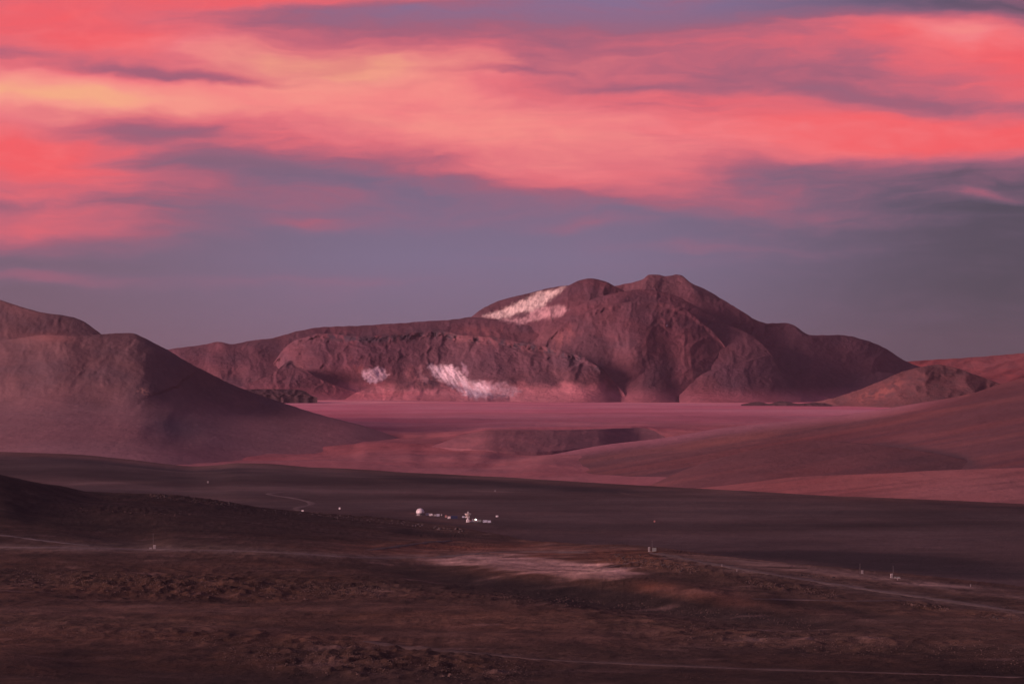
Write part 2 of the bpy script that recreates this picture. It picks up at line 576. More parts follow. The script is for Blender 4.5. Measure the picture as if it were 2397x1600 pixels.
# long swales running down to the right, and a scarp edge below the left rock band
for pts, w_, a_ in [
    ([(800, 1318), (1100, 1352), (1400, 1400), (1700, 1436), (2100, 1468)], 26, -5.0),
    ([(1000, 1318), (1250, 1345), (1500, 1372), (1750, 1400)], 20, 3.6),
    ([(1780, 1396), (1950, 1418), (2150, 1448)], 12, -2.6),
    ([(1300, 1392), (1520, 1404), (1760, 1432)], 14, -3.0),
    ([(870, 1240), (1050, 1250), (1190, 1262), (1290, 1274)], 9, -4.0),
    ([(0, 1180), (130, 1200), (260, 1235), (420, 1262)], 30, -5.0),
    ([(860, 1282), (960, 1272), (1060, 1262)], 8, 2.5),
    ([(60, 1385), (300, 1392), (560, 1402), (800, 1410)], 9, -1.6),
    ([(100, 1352), (400, 1358), (800, 1378)], 20, 2.0),
    ([(0, 1430), (400, 1452), (900, 1490), (1300, 1520)], 12, -1.2),
    ([(0, 1540), (500, 1560), (900, 1590)], 26, -3.0),
    ([(1300, 1470), (1800, 1500), (2397, 1530)], 16, -1.4),
]:
    relief = relief + stroke(PXA, PYA0, pts, w_, ysc=1.0) * a_ * (w_ / 20) ** 0.2
nearcrest = 1 - 0.75 * sstep(0.0, 30, PYA0 - 1.0 * pl([(c[0], c[1]) for c in crestA], pxA)[None, :]) * 0
ZA = ZA + relief * vis
PYA0 = PYH - ZA / (K * np.maximum(YA, 50))      # rows as seen, with the relief
albA = np.zeros(YA.shape + (3,)) + np.array([0.088, 0.058, 0.056])
brown = sstep(-0.3, 0.5, fbm(XA / 500, YA / 350, 4, 51))
albA = mixc(albA, brown * 0.6, (0.068, 0.054, 0.053))
# alternating bands of dark ash and rusty gravel
bands = sstep(0.05, 0.45, fbm(XA / 900 + YA / 1500, YA / 60, 4, 61))
albA = mixc(albA, bands * 0.25 * sstep(1380, 1430, PYA0), (0.105, 0.064, 0.059))
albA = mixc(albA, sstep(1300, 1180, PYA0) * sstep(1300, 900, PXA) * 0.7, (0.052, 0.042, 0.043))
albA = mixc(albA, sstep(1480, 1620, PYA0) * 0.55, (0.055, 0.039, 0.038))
albA = mixc(albA, rough_mask * 0.35, (0.075, 0.055, 0.052))
dark_swales = np.clip(stroke(PXA, PYA0, [(640, 1306), (1100, 1358), (1400, 1402), (1700, 1440), (2300, 1488)], 24) * 0.95
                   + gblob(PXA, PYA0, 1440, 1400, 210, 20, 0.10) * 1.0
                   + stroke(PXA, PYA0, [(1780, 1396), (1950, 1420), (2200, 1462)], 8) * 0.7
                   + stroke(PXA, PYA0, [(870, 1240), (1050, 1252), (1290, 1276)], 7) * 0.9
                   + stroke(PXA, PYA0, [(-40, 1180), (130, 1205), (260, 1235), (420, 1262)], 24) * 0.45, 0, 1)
albA = mixc(albA, dark_swales * 0.92, (0.018, 0.017, 0.022))  # swales darkened in the colour as well as in the relief
rusty = np.clip(gblob(PXA, PYA0, 1180, 1292, 330, 22, 0.02) * 0.9 + stroke(PXA, PYA0, [(1450, 1365), (1600, 1382), (1800, 1410)], 14) * 0.5, 0, 1)
albA = mixc(albA, rusty * 0.8, (0.22, 0.11, 0.10))
wig = fbm(XA / 60, YA / 60, 4, 71)
pale = np.clip(gblob(PXA, PYA0, 1225, 1318, 165, 17, 0.06) * 1.0 + gblob(PXA, PYA0, 1380, 1338, 130, 14, 0.06)
               + gblob(PXA, PYA0, 1080, 1312, 130, 8, 0.0) * 0.5, 0, 1)
pale = sstep(0.14, 0.72, pale + wig * 0.34)
albA = mixc(albA, pale * 0.95, (0.42, 0.345, 0.44))
albA = mixc(albA, gblob(PXA, PYA0, 1400, 1337, 50, 5) * sstep(-0.1, 0.3, wig) * 0.7, (0.55, 0.50, 0.54))
albA = mixc(albA, np.clip(stroke(PXA, PYA0, [(1560, 1296), (1700, 1309), (1830, 1324), (2000, 1345), (2200, 1370), (2397, 1394), (2600, 1420)], 9) * 0.95, 0, 1) * sstep(-1.3, -0.1, wig), (0.25, 0.215, 0.26))
albA = mixc(albA, np.clip(stroke(PXA, PYA0, [(-100, 1279), (200, 1280), (420, 1276), (640, 1288)], 9) * 0.6, 0, 1), (0.13, 0.115, 0.115))
dust = np.clip(stroke(PXA, PYA0, [(-120, 1279), (0, 1280), (350, 1285), (640, 1292), (880, 1305), (1080, 1298), (1260, 1291), (1400, 1293)], 8.0, ends=0.02) * 0.7
               + stroke(PXA, PYA0, [(1535, 1294), (1700, 1325), (1900, 1358), (2200, 1403), (2600, 1462)], 11.0, ends=0.02) * 0.7
               + stroke(PXA, PYA0, [(880, 1503), (1141, 1530), (1413, 1550), (1800, 1566), (2100, 1575)], 4.5) * 0.5
               + gblob(PXA, PYA0, 250, 1272, 330, 9, 0.02) * 0.2 + gblob(PXA, PYA0, 60, 1258, 160, 14, 0.08) * 0.3, 0, 1)
dust = dust * sstep(-0.7, 0.2, fbm(XA / 45, YA / 30, 4, 97))
albA = mixc(albA, dust, (0.150, 0.140, 0.180))
tone = 0.92 + 0 * YA
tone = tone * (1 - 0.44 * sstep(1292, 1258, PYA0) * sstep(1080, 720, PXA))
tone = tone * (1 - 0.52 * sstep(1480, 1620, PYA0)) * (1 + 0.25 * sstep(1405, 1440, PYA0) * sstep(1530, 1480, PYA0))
streaks = fbm(XA / 700 + YA / 900, YA / 110, 5, 91)
tone = tone * (1 + 0.26 * np.clip(streaks, -0.9, 1.0)) * (1 + 0.26 * np.clip(fbm(XA / 190, YA / 150, 6, 95, 0.62), -1, 1)) * (1 + 0.45 * np.clip(fbm(XA / 22, YA / 60, 4, 96, 0.6), -1, 1))
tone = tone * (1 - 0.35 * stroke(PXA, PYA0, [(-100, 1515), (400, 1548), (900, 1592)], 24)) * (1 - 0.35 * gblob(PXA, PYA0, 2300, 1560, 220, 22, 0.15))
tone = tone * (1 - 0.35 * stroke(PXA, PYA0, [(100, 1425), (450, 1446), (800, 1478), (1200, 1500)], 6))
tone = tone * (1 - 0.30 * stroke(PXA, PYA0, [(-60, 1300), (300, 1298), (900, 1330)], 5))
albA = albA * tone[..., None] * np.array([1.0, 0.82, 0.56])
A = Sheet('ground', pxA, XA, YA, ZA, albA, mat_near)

# ---- B: the dark plain with the observatory
mat_plain = ground_material('plain_ash', 2.0, 0.6, 0.32, speck=0.3)
pxB = np.concatenate([np.arange(-600, 0, 10.0), np.arange(0, 2397, 3.0), np.arange(2400, 3000, 10.0)])
oneB = np.ones_like(pxB)
crestB = [(-600, 1035), (0, 1058), (150, 1063), (300, 1076), (400, 1087), (450, 1091), (500, 1089), (560, 1084), (620, 1085), (720, 1092), (1000, 1106),
          (1300, 1126), (1600, 1143), (1900, 1157), (2200, 1170), (2397, 1180), (3000, 1215)]
pycB = pl(crestB, pxB)
zpl = -205.0
dcB = np.minimum(-zpl / (K * (pycB - PYH)), 8400.0 + 0 * pxB)
zcB = zpy(pycB, dcB)
B_nodes = [(2600 * oneB, -262 * oneB), (3000 * oneB, -222 * oneB), (3400 * oneB, zpl - 1 * oneB)]
for s in (0.25, 0.5, 0.72, 0.88, 0.96):
    d = 3400 + (dcB - 3400) * s
    B_nodes.append((d, zpl + (zcB - zpl) * s ** 3))
B_nodes += [(dcB, zcB), (dcB + 150, zcB - 4.0), (dcB + 500, zcB - 30), (dcB + 1100, zcB * 0 - 300)]
YB, ZB = node_rows(pxB, B_nodes, [2, 4, 44, 34, 30, 24, 16, 12, 10, 6, 4])
XB = (pxB - CX)[None, :] * K * YB
PXB = np.broadcast_to(pxB, YB.shape)
PYB0 = PYH - ZB / (K * YB)
flat_pad = gblob(PXB, PYB0, 1060, 1212, 110, 12)
visB = sstep(3200, 3600, YB) * (1 - 0.85 * flat_pad)
ZB = ZB + visB * (fbm(XB / 700, YB / 800, 4, 111) * 2.6 + fbm(XB / 160, YB / 160, 4, 121) * 0.45 + ridged(XB / 60, YB / 90, 3, 123) * 0.15)
PYB0 = PYH - ZB / (K * YB)
albB = np.zeros(YB.shape + (3,)) + np.array([0.072, 0.053, 0.056])
bB = fbm(XB / 1300 + YB / 2500, YB / 420, 5, 131)
albB = mixc(albB, sstep(0.0, 0.5, bB) * 0.6, (0.086, 0.060, 0.060))
albB = mixc(albB, sstep(0.0, 0.5, -bB) * 0.6, (0.054, 0.044, 0.048))
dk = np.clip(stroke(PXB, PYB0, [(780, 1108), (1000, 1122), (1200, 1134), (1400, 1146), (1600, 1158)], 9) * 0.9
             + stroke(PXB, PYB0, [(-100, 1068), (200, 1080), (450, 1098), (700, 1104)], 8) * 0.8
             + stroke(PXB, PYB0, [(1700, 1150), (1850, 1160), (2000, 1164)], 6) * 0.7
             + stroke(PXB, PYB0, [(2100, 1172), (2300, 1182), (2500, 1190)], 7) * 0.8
             + gblob(PXB, PYB0, 2080, 1316, 420, 22, 0.07) * 1.2 + gblob(PXB, PYB0, 420, 1118, 70, 5) * 0.6, 0, 1)  # wide blob on the near plain: shadow band put into the colour
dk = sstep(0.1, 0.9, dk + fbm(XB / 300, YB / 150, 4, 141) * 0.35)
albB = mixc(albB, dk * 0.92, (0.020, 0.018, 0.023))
albB = mixc(albB, sstep(14, 2, PYB0 - pycB[None, :]) * 0.6, (0.105, 0.058, 0.056))
trk = np.clip(stroke(PXB, PYB0, [(130, 1135), (220, 1130), (300, 1128), (420, 1128)], 3.0) * 0.8
              + stroke(PXB, PYB0, [(1440, 1150), (1480, 1158), (1530, 1162)], 1.5) * 0.5
              + stroke(PXB, PYB0, [(1090, 1147), (1160, 1150), (1220, 1152)], 1.6) * 0.5, 0, 1)
albB = mixc(albB, trk, (0.15, 0.11, 0.105))
albB = mixc(albB, gblob(PXB, PYB0, 1060, 1221, 100, 4.5, 0.12) * 0.7, (0.17, 0.115, 0.11))
albB = mixc(albB, gblob(PXB, PYB0, 968, 1201, 12, 2.0) * 0.8, (0.19, 0.115, 0.11))
albB = albB * (1 + 0.35 * np.clip(fbm(XB / 1500 + YB / 2000, YB / 420, 5, 151), -1, 1))[..., None] * (1 + 0.42 * np.clip(fbm(XB / 420, YB / 700, 5, 153, 0.6), -1, 1))[..., None] * np.array([1.14, 1.08, 0.98])
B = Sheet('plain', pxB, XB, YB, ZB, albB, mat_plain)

# ---- C: the pink valley and flat beyond the plain
mat_valley = ground_material('valley_sand', 5.0, 0.4, 0.22)
pxC = np.concatenate([np.arange(-700, 0, 14.0), np.arange(0, 2397, 4.0), np.arange(2400, 3100, 14.0)])
oneC = np.ones_like(pxC)


def nodeC(pts):
    d = pl([(p[0], p[2]) for p in pts], pxC)
    py = pl([(p[0], p[1]) for p in pts], pxC)
    return d, zpy(py, d)


C_nodes = [
    (6400 * oneC, -330 * oneC),
    nodeC([(-700, 1190, 8300), (3100, 1240, 7000)]),
    nodeC([(-700, 1085, 9300), (700, 1085, 9300), (1200, 1106, 8900), (1700, 1125, 8500), (2397, 1150, 8300), (3100, 1180, 8000)]),
    nodeC([(-700, 1062, 9900), (700, 1062, 9900), (1100, 1062, 9600), (1300, 1050, 9900), (1530, 1040, 10200), (1700, 1050, 9900), (3100, 1060, 9900)]),
    nodeC([(-700, 1035, 10500), (860, 1028, 10500), (1060, 1034, 10250), (1150, 1018, 10300), (1300, 1022, 10450), (1530, 1010, 10900), (1700, 1022, 10600), (3100, 1030, 10600)]),
    nodeC([(-700, 1005, 11300), (860, 996, 11200), (1000, 1004, 11000), (1080, 1014, 10500), (1150, 1007, 10450), (1300, 1006, 10600), (1520, 1001, 11000), (1600, 1004, 11100), (3100, 1005, 11300)]),
    nodeC([(-700, 982, 12500), (3100, 985, 12600)]),
    nodeC([(-700, 958, 14800), (3100, 961, 14800)]),
    nodeC([(-700, 938, 18200), (800, 934, 18200), (1300, 939, 18300), (1800, 942, 18300), (3100, 940, 18300)]),
    nodeC([(-700, 931, 20500), (3100, 932, 20500)]),
    (26000 * oneC, -135 * oneC),
]
YC, ZC = node_rows(pxC, C_nodes, [3, 14, 26, 26, 26, 26, 24, 24, 6, 4])
XC = (pxC - CX)[None, :] * K * YC
PXC = np.broadcast_to(pxC, YC.shape)
PYC0 = PYH - ZC / (K * YC)
flatC = sstep(11500, 13500, YC)
ZC = ZC + (1 - flatC * 0.75) * (fbm(XC / 900, YC / 700, 5, 211) * 9.0) * sstep(8000, 8900, YC) \
    + (1 - flatC) * fbm(XC / 200 + YC / 900, YC / 380, 4, 221) * 3.0 * sstep(8400, 9200, YC)
for pts, w_, a_ in [([(880, 985), (960, 1010), (1100, 1045), (1090, 1095)], 26, -3), ([(1090, 1100), (1180, 1070), (1350, 1052), (1500, 1032), (1540, 1012)], 14, -7),
                    ([(1180, 1095), (1400, 1062), (1650, 1042)], 16, 7), ([(1540, 1050), (1640, 1030), (1800, 1015)], 8, 12),
                    ([(820, 1065), (900, 1052), (1000, 1072)], 24, 4)]:
    ZC = ZC + stroke(PXC, PYC0, pts, w_) * a_
PYC0 = PYH - ZC / (K * YC)
albC = np.zeros(YC.shape + (3,)) + np.array([0.235, 0.082, 0.088])
nC = fbm(XC / 1500, YC / 500, 5, 231)
albC = mixc(albC, sstep(0, 0.5, nC) * 0.5, (0.29, 0.10, 0.10))
albC = mixc(albC, sstep(0, 0.5, -nC) * 0.5, (0.17, 0.066, 0.078))
plainC = sstep(1035, 945, PYC0 + 14 * fbm(XC / 1200, YC / 900, 3, 245))
stC = fbm(XC / 2600, YC / 500 + XC / 9000, 5, 241)
albC = mixc(albC, plainC * 0.9, (0.30, 0.105, 0.125))
albC = mixc(albC, plainC * sstep(0.1, 0.5, stC) * 0.45, (0.20, 0.085, 0.105))
albC = mixc(albC, sstep(948, 937, PYC0) * sstep(-0.3, 0.3, fbm(XC / 1500, YC / 900, 3, 251)) * 0.85 * sstep(600, 800, PXC) * sstep(2000, 1800, PXC), (0.62, 0.17, 0.15))
scarp = poly_mask(PXC, PYC0, [(1070, 1020), (1150, 1006), (1300, 1008), (1420, 1004), (1505, 1002), (1525, 1014), (1500, 1022), (1400, 1036), (1250, 1052), (1160, 1050), (1090, 1042)], 5)
albC = mixc(albC, scarp * 0.75, (0.115, 0.062, 0.080))  # scarp face turned from the sun: its shade put into the colour
rockC = gblob(PXC, PYC0, 1020, 1022, 110, 14, 0.1)
albC = mixc(albC, rockC * sstep(0, 0.5, fbm(XC / 90, YC / 110, 3, 261)) * 0.5, (0.13, 0.06, 0.07))
albC = albC * (np.array([1.5, 1.6, 1.62]) + plainC[..., None] * np.array([0.95, 0.92, 1.1]))
C = Sheet('valley', pxC, XC, YC, ZC, albC, mat_valley)


# ---- hills and mountains: built from a foot line, a crest line and the steepness of the faces
def hill(name, px, base, crest, d_base, slope_fn, relief_fn, alb_fn, mat, rows=260, back=0.7, crest_n=0.0, seed=5, smooth=0):
    pb = base; pc = np.minimum(crest, pb - 2.0)
    if crest_n:
        pc = pc - crest_n * fbm(px / 26, px * 0 + seed, 4, seed)
    s = np.linspace(0, 1, rows)[:, None]
    PY = pb + (pc - pb) * s
    PX = np.broadcast_to(px, PY.shape)
    slope = slope_fn(PX, PY, s * np.ones_like(PX))
    dpy = (pb - pc) / (rows - 1)
    mpp = K * d_base
    step = dpy * mpp / np.tan(np.radians(slope))
    D = d_base + np.cumsum(step, 0) - step[0]
    if smooth:
        kx = np.arange(-3 * smooth, 3 * smooth + 1)
        kr = np.exp(-(kx / smooth) ** 2 * 0.5); kr /= kr.sum()
        Dp = np.pad(D, ((0, 0), (3 * smooth, 3 * smooth)), mode='edge')
        D = sum(kr[i] * Dp[:, i:i + D.shape[1]] for i in range(len(kr)))
    edge = 1 - sstep(0.955, 1.0, s)          # keeps the skyline where it is
    rel = relief_fn(PX, PY, s * np.ones_like(PX))
    D = D - rel * (0.35 + 0.65 * edge)
    Z = (PYH - PY) * K * D
    # far side of the hill
    nb = 14
    t = np.linspace(0, 1, nb + 1)[1:, None]
    drop = (Z[-1] - Z[0])
    Db = D[-1] + t * (drop / math.tan(math.radians(22)) + 120)
    Zb = Z[-1] - drop * (0.15 * t + back * t * t) - 20 * t
    # skirt below the foot
    Ds = D[0] - 150; Zs = Z[0] - 90
    Y = np.concatenate([Ds[None], D, Db]); ZZ = np.concatenate([Zs[None], Z, Zb])
    X = (px - CX)[None, :] * K * Y
    PX2 = np.broadcast_to(px, Y.shape)
    PY2 = np.concatenate([PY[:1] + 8, PY, np.repeat(PY[-1:], nb, 0)])
    alb = alb_fn(PX2, PY2, X, Y)
    return Sheet(name, px, X, Y, ZZ, alb, mat)


mat_rock = ground_material('mountain_rock', 7.0, 0.8, 0.30)

# ---- M: the main mountain
pxM = np.concatenate([np.arange(300, 420, 5.0), np.arange(420, 2200, 2.4), np.arange(2200, 2900, 10.0)])
crestM = [(300, 840), (398, 817), (439, 811), (490, 804), (510, 799), (541, 805), (592, 796), (633, 792), (663, 784), (714, 771), (755, 765),
          (816, 763), (888, 759), (980, 753), (1061, 747), (1102, 742), (1122, 727), (1173, 702), (1225, 689), (1286, 674), (1327, 668),
          (1357, 656), (1385, 651), (1408, 656), (1429, 666), (1441, 669), (1480, 661), (1505, 653), (1520, 642), (1541, 643), (1559, 646),
          (1571, 645), (1584, 642), (1594, 644), (1617, 661), (1653, 678), (1694, 702), (1735, 727), (1781, 753), (1801, 757), (1837, 755),
          (1857, 761), (1898, 784), (1939, 784), (1969, 784), (2020, 794), (2071, 814), (2102, 834), (2122, 846), (2163, 860), (2250, 885),
          (2500, 925), (2900, 935)]
rimM = pl([(300, 700), (640, 800), (690, 800), (760, 778), (850, 785), (960, 778), (1020, 772), (1080, 783), (1150, 788), (1220, 800), (1290, 812), (1340, 826), (1385, 843), (1430, 880), (1480, 930), (2900, 940)], pxM)
rim_on = sstep(680, 760, pxM) * sstep(1430, 1380, pxM)


def poly6(pts):      # photo pixels from the enlarged detail of the summit
    return [(1000 + x / 3.356, 600 + y / 3.356) for x, y in pts]


def albM(PX, PY, X, Y):
    al = np.zeros(PX.shape + (3,)) + np.array([0.165, 0.066, 0.068])
    n = fbm(PX / 120, PY / 70, 5, 401)
    al = mixc(al, sstep(0, 0.5, n) * 0.5, (0.21, 0.078, 0.074))
    al = mixc(al, sstep(0, 0.5, -n) * 0.5, (0.12, 0.060, 0.066))
    al = mixc(al, sstep(1640, 1740, PX + (PY - 800) * -0.3) * 0.45, (0.12, 0.058, 0.066))  # right flank darkened: the shade on it put into the colour
    # dark lava of the cliffs and of the lid of the west shoulder
    r = pl(list(zip(pxM, rimM)), PX)
    on = sstep(700, 770, PX) * sstep(1430, 1390, PX)
    cl = np.exp(-((PY - (r + 9)) / 11) ** 2) * on * sstep(-0.25, 0.25, fbm(PX / 22, PY / 26, 5, 411, 0.6))
    al = mixc(al, cl * 0.95, (0.060, 0.044, 0.050))
    wallm = sstep(10, 30, PY - r) * sstep(880, 850, PY) * on
    al = mixc(al, wallm * 0.45, (0.135, 0.062, 0.070))
    crest = pl(crestM, PX)
    lid = sstep(1105, 1140, PX) * sstep(1330, 1290, PX) * sstep(30, 12, PY - crest)
    al = mixc(al, lid * 0.7, (0.10, 0.050, 0.052))
    for (cx, cy, rx, ry) in [(1525, 890, 26, 22), (1715, 890, 50, 34), (1330, 850, 40, 18), (672, 850, 18, 14), (540, 840, 50, 18), (1390, 690, 30, 20), (1225, 770, 34, 8)]:
        al = mixc(al, np.clip(gblob(PX, PY, cx, cy, rx, ry), 0, 1) * 0.55, (0.095, 0.055, 0.064))
    # aprons of paler rubble at the foot
    ap = sstep(890, 925, PY + 14 * fbm(PX / 40, PY / 40, 4, 421)) * sstep(740, 880, PX) * sstep(1500, 1330, PX)
    al = mixc(al, ap * 0.95, (0.85, 0.28, 0.25))
    al = mixc(al, sstep(900, 938, PY) * 0.75, (0.46, 0.155, 0.15))
    for cx, cy, rx, ry, t in [(905, 905, 60, 18, .2), (985, 880, 26, 22, .6), (1000, 900, 40, 20, .3), (1180, 915, 60, 16, .1), (840, 860, 20, 14, .8), (1130, 775, 60, 12, 0), (1320, 790, 26, 22, -.6)]:
        al = mixc(al, gblob(PX, PY, cx, cy, rx, ry, t) * sstep(-0.3, 0.3, fbm(PX / 14, PY / 26, 4, 425)) * 0.6, (0.40, 0.145, 0.12))
    # pale mineral scree
    jx = PX + 6 * fbm(PX / 9, PY / 16, 5, 431, 0.62); jy = PY + 6 * fbm(PX / 7, PY / 22, 5, 441, 0.62)
    grain = sstep(-0.55, 0.15, fbm(PX / 7, PY / 9, 4, 451))
    ix = PX + 5 * fbm(PX / 10, PY / 8, 5, 433, 0.6); iy = PY + 4 * fbm(PX / 10, PY / 8, 5, 443, 0.6)
    w1 = poly_mask(ix, iy, poly6([(440, 470), (560, 430), (700, 370), (860, 290), (1000, 260), (1085, 235), (1000, 310), (915, 385), (880, 400), (800, 430), (700, 455), (620, 480), (560, 485)]), 5)
    w1b = poly_mask(ix, iy, poly6([(800, 430), (900, 400), (1060, 385), (1110, 420), (1040, 470), (900, 490), (790, 515), (740, 535), (560, 500), (640, 490), (780, 480)]), 4)
    al = mixc(al, w1b * (0.35 + 0.5 * grain), (0.66, 0.38, 0.32))
    al = mixc(al, w1 * (0.55 + 0.45 * grain), (0.90, 0.68, 0.50))
    rk = poly_mask(jx, jy, poly6([(640, 470), (720, 445), (790, 425), (800, 455), (720, 480)]), 3)
    al = mixc(al, rk * 0.8, (0.14, 0.07, 0.07))
    st = sstep(-0.5, 0.25, fbm((PX - PY * 0.6) / 6, (PY + PX * 0.3) / 40, 4, 461))
    w2 = poly_mask(ix, iy, poly6([(10, 850), (40, 850), (75, 862), (180, 850), (240, 890), (320, 975), (420, 985), (515, 1040), (500, 1075), (400, 1110), (300, 1080), (190, 1020), (95, 960), (50, 930)]), 7)
    w2b = poly_mask(ix, iy, poly6([(420, 985), (600, 990), (740, 1050), (680, 1100), (450, 1115), (350, 1115), (300, 1085)]), 7)
    al = mixc(al, w2b * (0.4 + 0.5 * grain), (0.62, 0.36, 0.33))
    al = mixc(al, w2 * (0.42 + 0.58 * st), (0.92, 0.66, 0.58))
    al = mixc(al, poly_mask(jx, jy, poly6([(270, 850), (310, 850), (320, 940), (295, 930)]), 3) * 0.6, (0.6, 0.36, 0.36))
    w3 = np.clip(gblob(ix, iy, 884, 876, 24, 18) * 1.3 + gblob(ix, iy, 862, 884, 14, 8, .4) + gblob(ix, iy, 850, 862, 10, 16) * 0.35, 0, 1)
    al = mixc(al, sstep(0.35, 0.75, w3) * (0.55 + 0.45 * grain), (0.90, 0.60, 0.54))
    w4 = np.clip(gblob(jx, jy, 992, 886, 16, 13, .7) + gblob(jx, jy, 985, 862, 6, 12) * 0.9 + gblob(jx, jy, 955, 880, 7, 14) * 0.5, 0, 1)
    al = mixc(al, sstep(0.4, 0.9, w4) * 0.6, (0.58, 0.28, 0.24))
    al = mixc(al, sstep(2.6, 1.2, np.hypot(PX - 1561, PY - 762)), (0.8, 0.66, 0.6))
    return al * np.array([1.02, 1.14, 1.40])


def mound(name, crest, base, d0, pxc, hw, B, slope, seed, mat, alb, rows=90, rel=5.5, grain=1.6, step=2.4, apron=(905, 944, 9.0), cliff=None, extra=None, crest_n=1.2, smooth=0):
    """one convex mass of a mountain: crest line seen in the photo, rounded in plan about column pxc"""
    px = np.arange(crest[0][0], crest[-1][0] + step, step)
    cr = pl(crest, px)
    bs = pl(base, px) if isinstance(base, list) else np.full_like(px, float(base))
    t = np.clip((px - pxc) / hw, -1.7, 1.7)
    db = d0(px) if callable(d0) else d0 + B * t * t

    def sf(PX, PY, s):
        sl = slope + 0.5 * fbm(PX / 160, PY / 80, 2, seed)
        if apron:
            k = sstep(apron[0], apron[1], PY)
            sl = sl + (apron[2] - sl) * k
        if cliff:
            c = np.exp(-((PY - cr[None, :] - cliff[0]) / cliff[1]) ** 2)
            sl = sl + c * cliff[2]
        return np.clip(sl, 5, 62)

    def rf(PX, PY, s):
        k = 1 - 0.97 * sstep(apron[0] - 20, apron[1] - 8, PY) if apron else 1.0
        w = fbm(PX / 60, PY / 60, 4, seed + 3) * 16
        r = ridged((PX + 1.5 * w) / 100 + PY / 120, (PY + w) / 75, 5, seed + 5, 0.48) * rel * 1.8 * k
        r = r + fbm((PX + w) / 26, PY / 20, 5, seed + 7, 0.58) * rel * 0.7 * k
        r = r + fbm(PX / 8, PY / 6, 3, seed + 9, 0.6) * grain * k
        r = r + ridged((PX + w * 0.5) / 17, PY / 90, 3, seed + 11) * rel * 0.36 * k
        r = r + ridged((PX + w * 1.2) / 46, PY / 150, 4, seed + 12, 0.55) * rel * 1.1 * k
        if cliff:
            c = np.exp(-((PY - cr[None, :] - cliff[0] * 1.1) / (cliff[1] * 1.2)) ** 2)
            r = r + c * ridged(PX / 19 + 1.5 * fbm(PX / 45, PY / 25, 3, seed + 13), PY / 14, 4, seed + 15) * cliff[3] * sstep(-0.5, 0.5, fbm(PX / 60, PY / 40, 3, seed + 17))
        if extra:
            r = r + extra(PX + w * 0.5, PY + w * 0.4)
        return r
    return hill(name, px, bs, cr, db, sf, rf, alb, mat, rows=rows, crest_n=crest_n, seed=seed, smooth=smooth)


ST = lambda PX, PY, pts, w, a: stroke(PX, PY, pts, w, 1.0, ends=0.22) * a
# summit cone and its long right flank
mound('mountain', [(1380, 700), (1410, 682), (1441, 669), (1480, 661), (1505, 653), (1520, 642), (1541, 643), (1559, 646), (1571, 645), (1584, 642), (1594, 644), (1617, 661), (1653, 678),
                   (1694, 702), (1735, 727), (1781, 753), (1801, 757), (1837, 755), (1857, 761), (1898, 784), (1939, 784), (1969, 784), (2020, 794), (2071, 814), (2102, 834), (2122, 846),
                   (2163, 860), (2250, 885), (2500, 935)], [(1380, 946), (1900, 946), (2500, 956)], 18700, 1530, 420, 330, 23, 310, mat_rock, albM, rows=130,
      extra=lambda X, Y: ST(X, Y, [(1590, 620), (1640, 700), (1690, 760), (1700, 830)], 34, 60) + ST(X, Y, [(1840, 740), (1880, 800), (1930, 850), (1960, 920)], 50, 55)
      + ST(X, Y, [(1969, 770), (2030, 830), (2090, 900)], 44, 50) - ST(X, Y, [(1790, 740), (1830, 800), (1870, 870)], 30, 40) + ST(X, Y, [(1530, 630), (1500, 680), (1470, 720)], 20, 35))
# shoulder with the pale scree
mound('mountain_shoulder', [(1076, 770), (1090, 752), (1102, 742), (1122, 727), (1173, 702), (1225, 689), (1286, 674), (1327, 668), (1350, 672), (1400, 700), (1440, 740)], 944, lambda px: pl([(1076, 18900), (1240, 18620), (1440, 18380)], px), 1240, 150, 0, 20, 330,
      mat_rock, albM, rows=80, rel=5, apron=None, extra=lambda X, Y: -ST(X, Y, [(1340, 670), (1260, 708), (1190, 735), (1140, 760)], 20, 26))
mound('mountain_knob', [(1262, 735), (1285, 712), (1306, 690), (1330, 668), (1357, 656), (1385, 651), (1408, 656), (1441, 670), (1480, 695), (1520, 735)], 944, 18420, 1385, 75, 60, 23, 340, mat_rock, albM, rows=70, rel=6, apron=None)
# upland between the crater rim and the skyline
mound('mountain_upland', [(300, 845), (398, 817), (439, 811), (490, 804), (510, 799), (541, 805), (592, 796), (633, 792), (663, 784), (714, 771), (755, 765), (816, 763), (888, 759), (980, 753), (1061, 747), (1102, 742),
                          (1140, 745), (1200, 752), (1250, 762), (1300, 785), (1345, 825)], 944, lambda px: pl([(300, 18400), (550, 18050), (700, 18050), (900, 18100), (1345, 18090)], px), 800, 400, 0, 13, 350,
      mat_rock, albM, rows=110, rel=6, apron=None,
      extra=lambda X, Y: ST(X, Y, [(592, 780), (600, 840), (560, 890)], 40, 70) + ST(X, Y, [(510, 790), (530, 830), (480, 880)], 34, 60) + ST(X, Y, [(1255, 745), (1225, 762), (1190, 776)], 13, 45) + ST(X, Y, [(420, 800), (430, 850), (400, 900)], 30, 50))
